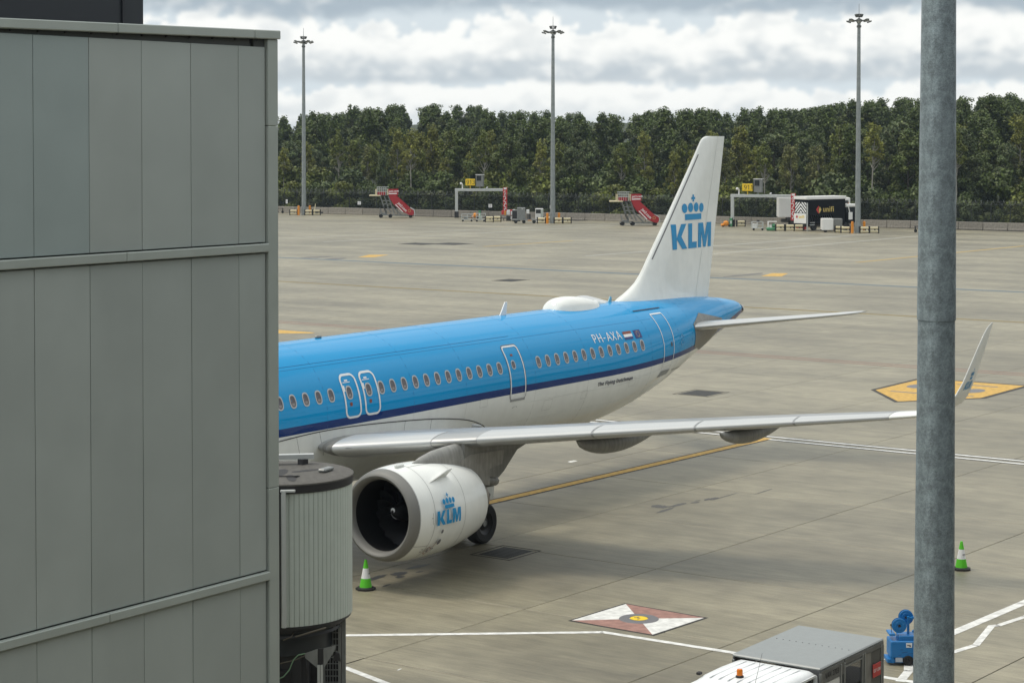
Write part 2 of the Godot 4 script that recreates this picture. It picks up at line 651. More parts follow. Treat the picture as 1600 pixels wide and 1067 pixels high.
const WING := [   # span, height of the leading edge, cant, leading edge, chord, thickness, incidence
	[1.0, 3.12, 5.0, 17.6, 5.5, 0.09, 4.3], [1.98, 3.20, 5.0, 17.0, 6.1, 0.09, 4.3], [2.3, 3.22, 5.0, 16.84, 6.25, 0.093, 4.3], [2.5, 3.24, 5.0, 16.70, 6.4, 0.10, 4.2], [2.75, 3.265, 5.0, 16.70, 6.37, 0.108, 4.0], [4.0, 3.375, 5.0, 17.33, 5.68, 0.107, 3.4], [5.2, 3.48, 5.0, 17.94, 5.05, 0.106, 2.8],
	[6.4, 3.585, 5.0, 18.55, 4.42, 0.105, 2.2], [9.06, 3.815, 5.0, 19.91, 3.72, 0.105, 1.5], [11.5, 4.027, 5.0, 21.15, 3.06, 0.105, 0.9], [13.8, 4.227, 5.0, 22.33, 2.42, 0.11, 0.6], [16.0, 4.418, 5.0, 23.45, 1.68, 0.11, 0.2],
	[16.6, 4.48, 9.0, 23.74, 1.50, 0.11, 0.0], [17.0, 4.56, 22.0, 23.9, 1.36, 0.11, 0.0], [17.3, 4.72, 42.0, 24.06, 1.16, 0.11, 0.0], [17.5, 4.97, 60.0, 24.2, 0.96, 0.105, 0.0], [17.65, 5.35, 71.0, 24.39, 0.80, 0.10, 0.0],
	[17.78, 5.85, 75.0, 24.62, 0.68, 0.10, 0.0], [17.88, 6.30, 76.0, 24.88, 0.56, 0.10, 0.0], [17.93, 6.58, 76.0, 25.08, 0.46, 0.10, 0.0], [17.96, 6.76, 76.0, 25.28, 0.32, 0.10, 0.0], [17.98, 6.86, 76.0, 25.5, 0.13, 0.10, 0.0]]


func wing_at(sd: float, k: float, xc: float, upper: bool, off := 0.0) -> Vector3:
	var i := clampi(int(k), 0, WING.size() - 2)
	var f := k - i
	var s := []
	for q in 7:
		s.append(lerpf(WING[i][q], WING[i + 1][q], f))
	var ch: float = s[4]
	var cant := deg_to_rad(s[2])
	var inc := deg_to_rad(s[6])
	var x := clampf(xc, 0.0, 1.0)
	var yt: float = 5.0 * float(s[5]) * (0.2969 * sqrt(x) - 0.126 * x - 0.3516 * x * x + 0.2843 * x * x * x - 0.1036 * x * x * x * x)
	var yc := 0.006 * 4.0 * x * (1 - x)
	var y := (yc + (yt if upper else -yt)) * ch + (off if upper else -off)
	var px := xc * ch
	var lx := px * cos(inc) + y * sin(inc)
	var ly := -px * sin(inc) + y * cos(inc)
	return Vector3(float(s[3]) + lx, float(s[1]) + ly * cos(cant), sd * (float(s[0]) - ly * sin(cant)))


func wing_shell(sd: float, k0: float, k1: float, steps: int, xu: float, xl: float, off: float, x_from := 0.0) -> MB:
	# from xu on the upper side round the nose to xl on the lower side
	var mb := MB.new()
	var rows := []
	for i in steps + 1:
		var k := lerpf(k0, k1, float(i) / steps)
		var row := PackedVector3Array()
		var nn := 22
		for j in nn + 1:
			var t := 1.0 - float(j) / nn
			row.append(wing_at(sd, k, lerpf(x_from, xu, t * t), true, off))
		for j in range(0 if x_from > 0.0 else 1, nn + 1):
			var t := float(j) / nn
			row.append(wing_at(sd, k, lerpf(x_from, xl, t * t), false, off))
		rows.append(row)
	mb.grid(rows)
	for e in [0, rows.size() - 1]:   # close the ends
		var row: PackedVector3Array = rows[e]
		var m := row.size()
		for j in m / 2 - 1:
			mb.quad(row[j], row[j + 1], row[m - 2 - j], row[m - 1 - j])
	return mb


func wing_k(b: float) -> float:
	for i in WING.size() - 1:
		if b <= WING[i + 1][0]:
			return i + (b - WING[i][0]) / (WING[i + 1][0] - WING[i][0])
	return WING.size() - 1.0


func build_wing(air: Node3D, sd: float) -> void:
	var w := wing_shell(sd, 0.0, wing_k(16.0), 18, 1.0, 1.0, 0.0)
	var wing := obj("wing", w, M.wing_grey, air)
	for s in [[2.72, 5.15], [6.28, 9.03], [9.09, 11.47], [11.53, 13.78], [13.84, 16.0]]:
		obj("slat", wing_shell(sd, wing_k(s[0]), wing_k(s[1]), 4, 0.16, 0.055, 0.012), M.slat_metal, air)
	var rows := []
	obj("slat_nose", wing_shell(sd, wing_k(2.2), wing_k(2.68), 4, 0.15, 0.055, 0.010), M.primer_grey, air)
	obj("leading_edge_strip", wing_shell(sd, wing_k(5.17), wing_k(6.26), 3, 0.10, 0.03, 0.004), M.bare_metal, air)
	obj("winglet", wing_shell(sd, wing_k(16.004), WING.size() - 1.0, 26, 1.0, 1.0, 0.0), M.white, air)
	if sd > 0:
		# print on the winglet's outer face
		var f := func(p: Vector2) -> Vector3: return wing_at(1.0, wing_k(17.58) + p.y * 1.5, 0.22 + p.x * 0.20, false, 0.006)
		obj("winglet_print", fall_on(scaled(emblem_letters(), Vector2(0.78, 0.36)), f, 0.3), M.mark_blue, air)
		obj("winglet_crown", fall_on(scaled(emblem_crown(), Vector2(0.78, 0.36)), f, 0.3), M.mark_blue, air)
	# canoe fairings under the flaps
	for c in [[8.35, 20.2, 24.9, 0.52, 0.24], [12.15, 21.3, 25.2, 0.42, 0.2], [4.0, 21.0, 25.0, 0.5, 0.24]]:
		var mb := MB.new()
		rows = []
		for i in 19:
			var t := float(i) / 18.0
			var a: float = lerpf(c[1], c[2], t)
			var dep: float = float(c[3]) * pow(sin(PI * pow(t, 0.75)), 0.8) if t > 0 and t < 1 else 0.0
			var z_top := wing_at(1.0, wing_k(c[0]), 0.35, false).y - 0.10 * t + 0.12
			var row := PackedVector3Array()
			for j in 17:
				var ph := TAU * j / 16
				row.append(Vector3(a, z_top - 0.1 - dep * (0.5 - 0.5 * cos(ph)) - 0.0, sd * (float(c[0]) + float(c[4]) * sin(ph) * (dep / float(c[3])))))
			rows.append(row)
		mb.grid(rows, true)
		obj("flap_fairing", mb, M.fairing_grey, air)


func nacelle_radius(x: float) -> float:
	return table([[0.0, 1.03, 0], [0.02, 1.08, 0], [0.08, 1.13, 0], [0.2, 1.175, 0], [0.45, 1.22, 0], [0.9, 1.255, 0], [1.4, 1.265, 0], [2.0, 1.245, 0], [2.6, 1.185, 0], [3.2, 1.08, 0], [3.65, 0.975, 0]], x * 1.04, 1)


func build_engine(air: Node3D, sd: float) -> void:
	var c := Vector3(15.1, 1.98, 5.60 * sd)
	# the lathe's axis lies along X, the nose a little up
	var bas := Basis(Vector3(0, 0, 1), Vector3(1, -0.03, 0.045 * sd).normalized(), Vector3(0, 1, 0.0)).orthonormalized()
	var xf := Transform3D(bas, c)
	var mb := MB.new()
	var prof := []
	for x in [0.24, 0.15, 0.08, 0.035, 0.01, 0.0]:
		prof.append(Vector2([0.925, 0.935, 0.955, 0.985, 1.01, 1.04][prof.size()], x))
	for x in [0.02, 0.05, 0.1, 0.18, 0.26]:
		prof.append(Vector2(nacelle_radius(x), x))
	mb.lathe(prof, xf, 64)
	obj("inlet_lip", mb, M.lip_metal, air)
	mb = MB.new()
	mb.lathe([Vector2(0.925, 0.24), Vector2(0.92, 0.45), Vector2(0.94, 0.8), Vector2(0.97, 1.3)], xf, 64)
	mb.lathe([Vector2(0.97, 1.3), Vector2(0.24, 1.32)], xf, 40)
	obj("inlet_duct", mb, M.duct_dark, air)
	var cowl := MB.new()
	prof = []
	for k in 28:
		prof.append(Vector2(nacelle_radius(lerpf(0.26, 3.5, k / 27.0)), lerpf(0.26, 3.5, k / 27.0)))
	cowl.lathe(prof, xf, 72)
	cowl.lathe([Vector2(0.978, 3.5), Vector2(0.93, 3.49), Vector2(0.9, 3.1)], xf, 48)
	var cw := obj("engine_cowl", cowl, M.white, air)
	# seams round the cowl
	var sm := MB.new()
	for x in [0.262, 0.80, 2.15]:
		sm.lathe([Vector2(nacelle_radius(x) + 0.0035, x), Vector2(nacelle_radius(x + 0.014) + 0.0035, x + 0.014)], xf, 72)
	var skin := func(p: Vector2) -> Vector3:   # x along the axis, angle round it (0 at the top, towards the outside)
		var r := nacelle_radius(p.x) + 0.005
		return xf * Vector3(sd * sin(p.y) * r, p.x, cos(p.y) * r)
	for q in [[0.8, 0.25, 2.15, 0.262], [0.26, 2.2, 0.80, 2.212]]:
		sm.v.append_array(fall_on(rect2(q[0], q[1], q[2], q[3]), skin, 0.2).v)
	while sm.n.size() < sm.v.size():
		sm.n.append(MB.fn(sm.v[sm.n.size() / 3 * 3], sm.v[sm.n.size() / 3 * 3 + 1], sm.v[sm.n.size() / 3 * 3 + 2]))
	obj("cowl_seam", sm, M.seam, cw)
	# fan
	for k in 18:
		var bl := MB.new()
		var rows := []
		for i in 7:
			var r := lerpf(0.25, 0.925, i / 6.0)
			var tw := lerpf(0.5, 1.15, i / 6.0)
			var a0 := TAU * k / 18.0 + 0.28 * pow(i / 6.0, 2.0)
			var row := PackedVector3Array()
			for j in 5:
				var u := (j / 4.0 - 0.5)
				var ang := a0 + u * 0.30 * sin(tw) / lerpf(0.6, 1.0, i / 6.0)
				row.append(xf * Vector3(cos(ang) * r, 1.12 + u * 0.26 * cos(tw), sin(ang) * r))
			rows.append(row)
		bl.grid(rows)
		obj("fan_blade", bl, M.blade, air)
	mb = MB.new()
	mb.lathe([Vector2(0.001, 0.60), Vector2(0.05, 0.63), Vector2(0.12, 0.73), Vector2(0.2, 0.89), Vector2(0.26, 1.05), Vector2(0.26, 1.25)], xf, 28)
	var sp := obj("spinner", mb, M.duct_dark, air)
	mb = MB.new()
	var l := PackedVector3Array()
	var l2 := PackedVector3Array()
	for k in 20:
		var t := k / 19.0
		var r := lerpf(0.05, 0.165, t)
		var a := 0.6 + t * 4.2
		l.append(xf * Vector3(cos(a) * r, 0.528 + r * 1.4, sin(a) * r))
		l2.append(xf * Vector3(cos(a) * (r + 0.06 * sin(PI * minf(1.0, t * 1.3))), 0.528 + (r + 0.03) * 1.4, sin(a) * (r + 0.06 * sin(PI * minf(1.0, t * 1.3)))))
	for k in 19:
		mb.quad(l[k], l[k + 1], l2[k + 1], l2[k])
	obj("spinner_spiral", mb, M.marking_white, sp)
	# core nozzle and plug
	mb = MB.new()
	mb.lathe([Vector2(0.80, 3.2), Vector2(0.72, 3.65), Vector2(0.60, 4.0), Vector2(0.50, 4.25), Vector2(0.47, 4.24), Vector2(0.44, 4.0)], xf, 36)
	obj("core_nozzle", mb, M.nozzle, air)
	mb = MB.new()
	mb.lathe([Vector2(0.38, 4.0), Vector2(0.32, 4.3), Vector2(0.18, 4.7), Vector2(0.02, 4.95)], xf, 28)
	obj("exhaust_plug", mb, M.iron, air)
	# pylon
	mb = MB.new()
	var side := Transform3D(Basis(Vector3(1, 0, 0), Vector3(0, 1, 0), Vector3(0, 0, 1)), Vector3(0, 0, 5.75 * sd))
	var rows := []
	for q in [[16.3, 3.19, 3.10, 0.03], [16.7, 3.32, 3.0, 0.14], [17.2, 3.42, 2.9, 0.20], [17.8, 3.47, 2.7, 0.23], [18.25, 3.49, 2.5, 0.24], [18.8, 3.48, 2.35, 0.24], [19.5, 3.45, 2.2, 0.24]]:
		var row := PackedVector3Array()
		for j in 13:
			var ph := PI * j / 12.0
			row.append(Vector3(q[0], lerpf(q[2], q[1], pow(sin(ph), 0.6)), 5.75 * sd + cos(ph) * float(q[3]) * 1.0))
		rows.append(row)
	mb.grid(rows)
	obj("pylon", mb, M.pylon_grey, air)
	mb = MB.new()
	mb.prism(PackedVector2Array([Vector2(18.35, 3.48), Vector2(22.5, 3.38), Vector2(21.5, 3.18), Vector2(20.85, 3.02), Vector2(20.2, 2.5), Vector2(19.95, 2.36), Vector2(19.0, 2.5), Vector2(18.35, 2.8)]), side, 0.44)
	obj("pylon_rear_fairing", mb, M.primer_grey, air)
	mb = MB.new()
	mb.prism(PackedVector2Array([Vector2(18.1, 3.02), Vector2(18.6, 3.16), Vector2(20.2, 3.10), Vector2(20.1, 2.72), Vector2(19.0, 2.6)]), Transform3D(side.basis, side.origin + Vector3(0, 0, 0.225 * sd)), 0.02)
	obj("pylon_side_panel", mb, M.pylon_grey, air)
	mb = MB.new()
	rows = []
	for i in 9:
		var t := i / 8.0
		var row := PackedVector3Array()
		for j in 13:
			var ph := TAU * j / 12.0
			var rr := 0.23 * sqrt(maxf(0.0, 1 - pow(maxf(0.0, t - 0.55) / 0.45, 2.0)))
			row.append(Vector3(lerpf(18.3, 20.3, t), lerpf(2.5, 2.2, t) + sin(ph) * rr * 0.9, 5.75 * sd + cos(ph) * rr))
		rows.append(row)
	mb.grid(rows, true)
	obj("pylon_heat_shield", mb, M.primer_grey, air)
	# strake
	mb = MB.new()
	var p0: Vector3 = skin.call(Vector2(0.95, 0.82))
	var p1: Vector3 = skin.call(Vector2(1.80, 0.72))
	var nn := Vector3(0, cos(0.75), sin(0.75) * sd)
	for e in [-0.012, 0.012]:
		var o := Vector3(0, -sin(0.75), cos(0.75) * sd) * float(e)
		mb.quad(p0 + o, p1 + o, p1 + nn * 0.30 + o, p1 + nn * 0.27 - Vector3(0.18, 0, 0) + o)
	var o2 := Vector3(0, -sin(0.75), cos(0.75) * sd) * 0.012
	mb.quad(p0 - o2, p0 + o2, p1 + nn * 0.27 - Vector3(0.18, 0, 0) + o2, p1 + nn * 0.27 - Vector3(0.18, 0, 0) - o2)
	mb.quad(p1 - o2, p1 + o2, p1 + nn * 0.3 + o2, p1 + nn * 0.3 - o2)
	mb.quad(p1 + nn * 0.3 - o2, p1 + nn * 0.3 + o2, p1 + nn * 0.27 - Vector3(0.18, 0, 0) + o2, p1 + nn * 0.27 - Vector3(0.18, 0, 0) - o2)
	obj("nacelle_strake", mb, M.white, air)
	# small drain mast on top
	mb = MB.new()
	mb.box(xf * Vector3(0.18 * sd, 0.62, 1.26), Vector3(0.34, 0.10, 0.10), Basis(), 0.03)
	obj("cowl_blister", mb, M.white, air)
	if sd > 0:
		var fr := func(p: Vector2) -> Vector3:   # print on the outside: X and height given
			var x := p.x - 15.1
			var r := nacelle_radius(x) + 0.008
			var dz := p.y - (c.y - 0.03 * x)
			return Vector3(p.x, p.y, 5.60 + 0.045 * x + sqrt(maxf(0.01, r * r - dz * dz)))
		obj("engine_print", fall_on(scaled(emblem_letters(), Vector2(0.281, 0.375), Vector2(15.95, 1.74)), fr, 0.1), M.mark_blue, cw)
		obj("engine_crown", fall_on(scaled(emblem_crown(), Vector2(0.281, 0.34), Vector2(15.97, 1.76)), fr, 0.1), M.mark_blue, cw)
		obj("vent_disc", fall_on(disc(Vector2(16.2, 1.56), Vector2(0.045, 0.055)), fr), M.mark_grey, cw)
		obj("vent_disc", fall_on(disc(Vector2(16.22, 1.27), Vector2(0.065, 0.075)), fr), M.mark_grey, cw)
		var ring := PackedVector2Array()
		for k in 20:
			ring.append(Vector2(15.96 + cos(TAU * k / 20) * 0.10, 1.06 + sin(TAU * k / 20) * 0.10))
		obj("warning_ring", fall_on(ring_strip(ring, 0.016), fr), M.mark_red, cw)
		obj("warning_line", fall_on(PackedVector2Array([Vector2(15.96, 0.92), Vector2(15.975, 0.92), Vector2(16.14, 1.30), Vector2(15.96, 0.92), Vector2(16.14, 1.30), Vector2(16.125, 1.30)]), fr, 0.1), M.mark_red, cw)
		var marks := rect2(15.93, 1.02, 15.99, 1.10)
		marks.append_array(rect2(16.08, 1.08, 16.14, 1.12))
		marks.append_array(rect2(16.09, 1.04, 16.12, 1.07))
		marks.append_array(rect2(15.79, 1.80, 15.80, 2.10))
		marks.append_array(rect2(15.74, 1.96, 15.78, 1.975))
		marks.append_array(rect2(15.70, 1.12, 15.76, 1.14))
		marks.append_array(rect2(15.70, 1.05, 15.75, 1.07))
		obj("stencil_mark", fall_on(marks, fr, 0.1), M.mark_grey, cw)


func fin_edges(z: float) -> Vector2:   # leading and trailing edge at a height
	var le := table([[5.6, 35.3, 0], [5.93, 35.55, 0], [6.10, 36.0, 0], [6.45, 36.75, 0], [6.85, 37.25, 0], [7.3, 37.65, 0], [8.33, 38.6, 0], [9.48, 39.63, 0], [10.6, 40.63, 0], [11.4, 41.33, 0], [11.62, 41.52, 0], [11.74, 41.7, 0], [11.79, 41.95, 0]], z, 1)
	return Vector2(le, lerpf(42.13, 43.35, (z - 5.7) / (11.78 - 5.7)))


func fin_half(z: float, a: float) -> float:
	var e := fin_edges(z)
	var ch := e.y - e.x
	var x := clampf((a - e.x) / ch, 0.0, 1.0)
	var full := e.y - lerpf(36.2, 41.6, clampf((z - 5.7) / 6.0, 0, 1))   # thickness follows the trapezoid, not the dorsal fillet
	var root := 1.0 + 0.5 * pow(clampf((6.6 - z) / 1.0, 0, 1), 2.0)
	return 5.0 * 0.10 * minf(ch, full) * root * (0.2969 * sqrt(x) - 0.126 * x - 0.3516 * x * x + 0.2843 * x * x * x - 0.1036 * x * x * x * x) + 0.004


func build_fin(air: Node3D) -> void:
	var zs := [5.6, 5.75, 5.9, 6.0, 6.12, 6.3, 6.5, 6.75, 7.0, 7.3, 7.7, 8.3, 9.0, 9.8, 10.6, 11.2, 11.5, 11.66, 11.75, 11.79]
	for part in 2:
		var mb := MB.new()
		for sd in [1.0, -1.0]:
			var rows := []
			for z in zs:
				var e := fin_edges(z)
				var hinge := e.y - lerpf(1.22, 0.62, (float(z) - 5.7) / 6.1)
				var row := PackedVector3Array()
				for j in 19:
					var t := j / 18.0
					var a: float = lerpf(e.x, hinge - 0.008, t * t) if part == 0 else lerpf(hinge + 0.008, e.y, t)
					row.append(Vector3(a, z, sd * fin_half(z, a)))
				rows.append(row)
			mb.grid(rows)
		var zt := 11.79
		var et := fin_edges(zt)
		var ht := et.y - 0.62
		for j in 8:
			var a0: float = lerpf(et.x if part == 0 else ht, ht if part == 0 else et.y, j / 8.0)
			var a1: float = lerpf(et.x if part == 0 else ht, ht if part == 0 else et.y, (j + 1) / 8.0)
			mb.quad(Vector3(a0, zt, fin_half(zt, a0)), Vector3(a1, zt, fin_half(zt, a1)), Vector3(a1, zt, -fin_half(zt, a1)), Vector3(a0, zt, -fin_half(zt, a0)))
		obj("tail_fin" if part == 0 else "rudder", mb, M.white, air)
	# grey leading edge cap line, and the print
	var f := func(p: Vector2) -> Vector3: return Vector3(p.x, p.y, fin_half(p.y, p.x) + 0.012)
	var cap := PackedVector2Array()
	for k in 12:
		var z0 := lerpf(7.3, 11.1, k / 12.0)
		var z1 := lerpf(7.3, 11.1, (k + 1) / 12.0)
		cap.append_array([Vector2(fin_edges(z0).x + 0.10, z0), Vector2(fin_edges(z0).x + 0.16, z0), Vector2(fin_edges(z1).x + 0.16, z1), Vector2(fin_edges(z0).x + 0.10, z0), Vector2(fin_edges(z1).x + 0.16, z1), Vector2(fin_edges(z1).x + 0.10, z1)])
	obj("leading_edge_seam", fall_on(cap, f, 0.3), M.mark_grey, air)
	obj("fin_print", fall_on(scaled(emblem_letters(), Vector2(0.945, 0.93), Vector2(39.05, 7.59)), f, 0.3), M.mark_blue, air)
	obj("fin_crown", fall_on(scaled(emblem_crown(), Vector2(0.945, 0.84), Vector2(39.06, 7.70)), f, 0.3), M.mark_blue, air)


func build_tailplane(air: Node3D, sd: float) -> void:
	var mb := MB.new()
	var rows := []
	var secs := [[0.5, 37.9, 3.5, 4.74], [1.3, 38.5, 3.15, 4.81], [3.0, 39.78, 2.3, 4.99], [5.0, 41.15, 1.6, 5.20], [5.9, 41.85, 1.22, 5.30], [6.12, 42.15, 0.95, 5.325], [6.22, 42.55, 0.5, 5.335]]
	for s in secs:
		var row := PackedVector3Array()
		for j in 41:
			var u := 1.0 - j / 20.0
			var x := u * u
			var yt: float = 0.5 * float(s[2]) * (0.2969 * sqrt(x) - 0.126 * x - 0.3516 * x * x + 0.2843 * x * x * x - 0.1036 * x * x * x * x)
			row.append(Vector3(float(s[1]) + x * float(s[2]), float(s[3]) + (yt if u > 0 else -yt) + x * 0.02, sd * float(s[0])))
		rows.append(row)
	mb.grid(rows)
	var last: PackedVector3Array = rows[-1]
	for j in 19:
		mb.quad(last[j], last[j + 1], last[39 - j], last[40 - j])
	obj("tailplane", mb, M.slat_metal, air)
	# unpainted plate on the fuselage round the tailplane root
	if sd > 0:
		var f := func(p: Vector2) -> Vector3: return on_skin(p.x, p.y, 0.014)
		obj("root_plate", fall_on(poly_tris(PackedVector2Array([Vector2(38.55, 4.95), Vector2(39.4, 5.28), Vector2(41.6, 4.92), Vector2(41.4, 4.62), Vector2(40.5, 4.02), Vector2(39.9, 3.86), Vector2(38.65, 4.1)])), f, 0.2), M.primer_grey, air)


func outline_door(air: Node3D, called: String, path: PackedVector2Array, w: float, mat_key := "door_white") -> MeshInstance3D:
	var f := func(p: Vector2) -> Vector3: return on_skin(p.x, p.y, 0.011)
	return obj(called, fall_on(ring_strip(path, w), f, 0.12), M[mat_key], air)


func cabin_window(air: Node, a: float, z: float, w := 0.135, h := 0.19) -> void:
	var outer := PackedVector2Array()
	var inner := PackedVector2Array()
	for k in 20:
		var t := TAU * k / 20
		var q := Vector2(signf(cos(t)) * pow(absf(cos(t)), 0.75), signf(sin(t)) * pow(absf(sin(t)), 0.75))
		outer.append(Vector2(a + q.x * w, z + q.y * h))
		inner.append(Vector2(a + q.x * w * 0.74, z + q.y * h * 0.80))
	var f := func(p: Vector2) -> Vector3: return on_skin(p.x, p.y, 0.009)
	var f2 := func(p: Vector2) -> Vector3: return on_skin(p.x, p.y, 0.0045)
	var ring := PackedVector2Array()
	for i in 20:
		var j := (i + 1) % 20
		ring.append_array([outer[i], outer[j], inner[j], outer[i], inner[j], inner[i]])
	var o := obj("cabin_window", fall_on(ring, f, 0.15), M.window_ring, air)
	obj("window_pane", fall_on(poly_tris(inner), f2, 0.3), M.window_dark, o)
	obj("window_blind", fall_on(rect2(a - w * 0.42, z - h * 0.60, a + w * 0.42, z - h * 0.22), func(p: Vector2) -> Vector3: return on_skin(p.x, p.y, 0.0062), 0.3), M.window_shade, o)


func build_gear(air: Node3D) -> void:
	for sd in [1.0, -1.0]:
		var mb := MB.new()
		mb.tube(PackedVector3Array([Vector3(21.9, 3.4, 3.8 * sd), Vector3(21.77, 1.6, 3.6 * sd), Vector3(21.75, 0.58, 3.6 * sd)]), 0.15, 0.11, 14)
		mb.tube(PackedVector3Array([Vector3(21.75, 0.60, 3.05 * sd), Vector3(21.75, 0.60, 4.2 * sd)]), 0.09, 0.09, 12)
		mb.tube(PackedVector3Array([Vector3(21.95, 1.9, 3.8 * sd), Vector3(21.9, 3.0, 2.4 * sd)]), 0.07, 0.07, 10)
		obj("main_gear_leg", mb, M.grey_steel, air)
		mb = MB.new()
		mb.box(Vector3(21.95, 2.1, 4.15 * sd), Vector3(0.75, 1.7, 0.04), Basis(Vector3.RIGHT, 0.08 * sd), 0.02)
		obj("gear_door", mb, M.white, air)
		for z in [3.15, 4.04]:
			wheel(air, Vector3(21.75, 0.60, z * sd), 0.60, 0.42)
	var mb := MB.new()
	mb.tube(PackedVector3Array([Vector3(5.0, 2.2, 0), Vector3(5.07, 0.4, 0)]), 0.1, 0.08, 12)
	mb.tube(PackedVector3Array([Vector3(5.07, 0.385, -0.35), Vector3(5.07, 0.385, 0.35)]), 0.06, 0.06, 10)
	obj("nose_gear_leg", mb, M.grey_steel, air)
	for z in [-0.25, 0.25]:
		wheel(air, Vector3(5.07, 0.385, z), 0.385, 0.22)


func wheel(parent: Node, at: Vector3, r: float, w: float, axis := Vector3.BACK, called := "wheel") -> void:
	var x := Vector3.RIGHT if absf(axis.x) < 0.9 else Vector3.BACK
	var bas := Basis(x, axis, x.cross(axis)).orthonormalized()
	var mb := MB.new()
	var h := w * 0.5
	mb.lathe([Vector2(r * 0.55, -h * 0.9), Vector2(r * 0.86, -h), Vector2(r * 0.96, -h * 0.8), Vector2(r, -h * 0.4), Vector2(r, h * 0.4), Vector2(r * 0.96, h * 0.8), Vector2(r * 0.86, h), Vector2(r * 0.55, h * 0.9)], Transform3D(bas, at), 32)
	var o := obj(called, mb, M.tyre, parent)
	if parent != self and parent.get_parent() == self:
		mb = MB.new()
		mb.lathe([Vector2(r * 0.57, -h * 0.82), Vector2(r * 0.35, -h * 0.5), Vector2(r * 0.2, -h * 0.7), Vector2(0.001, -h * 0.7)], Transform3D(bas, at), 20)
		obj("hub", mb, M.hub, o)
		mb = MB.new()
		mb.lathe([Vector2(r * 0.57, h * 0.82), Vector2(r * 0.35, h * 0.5), Vector2(r * 0.2, h * 0.7), Vector2(0.001, h * 0.7)], Transform3D(bas, at), 20)
		obj("hub", mb, M.hub, o)


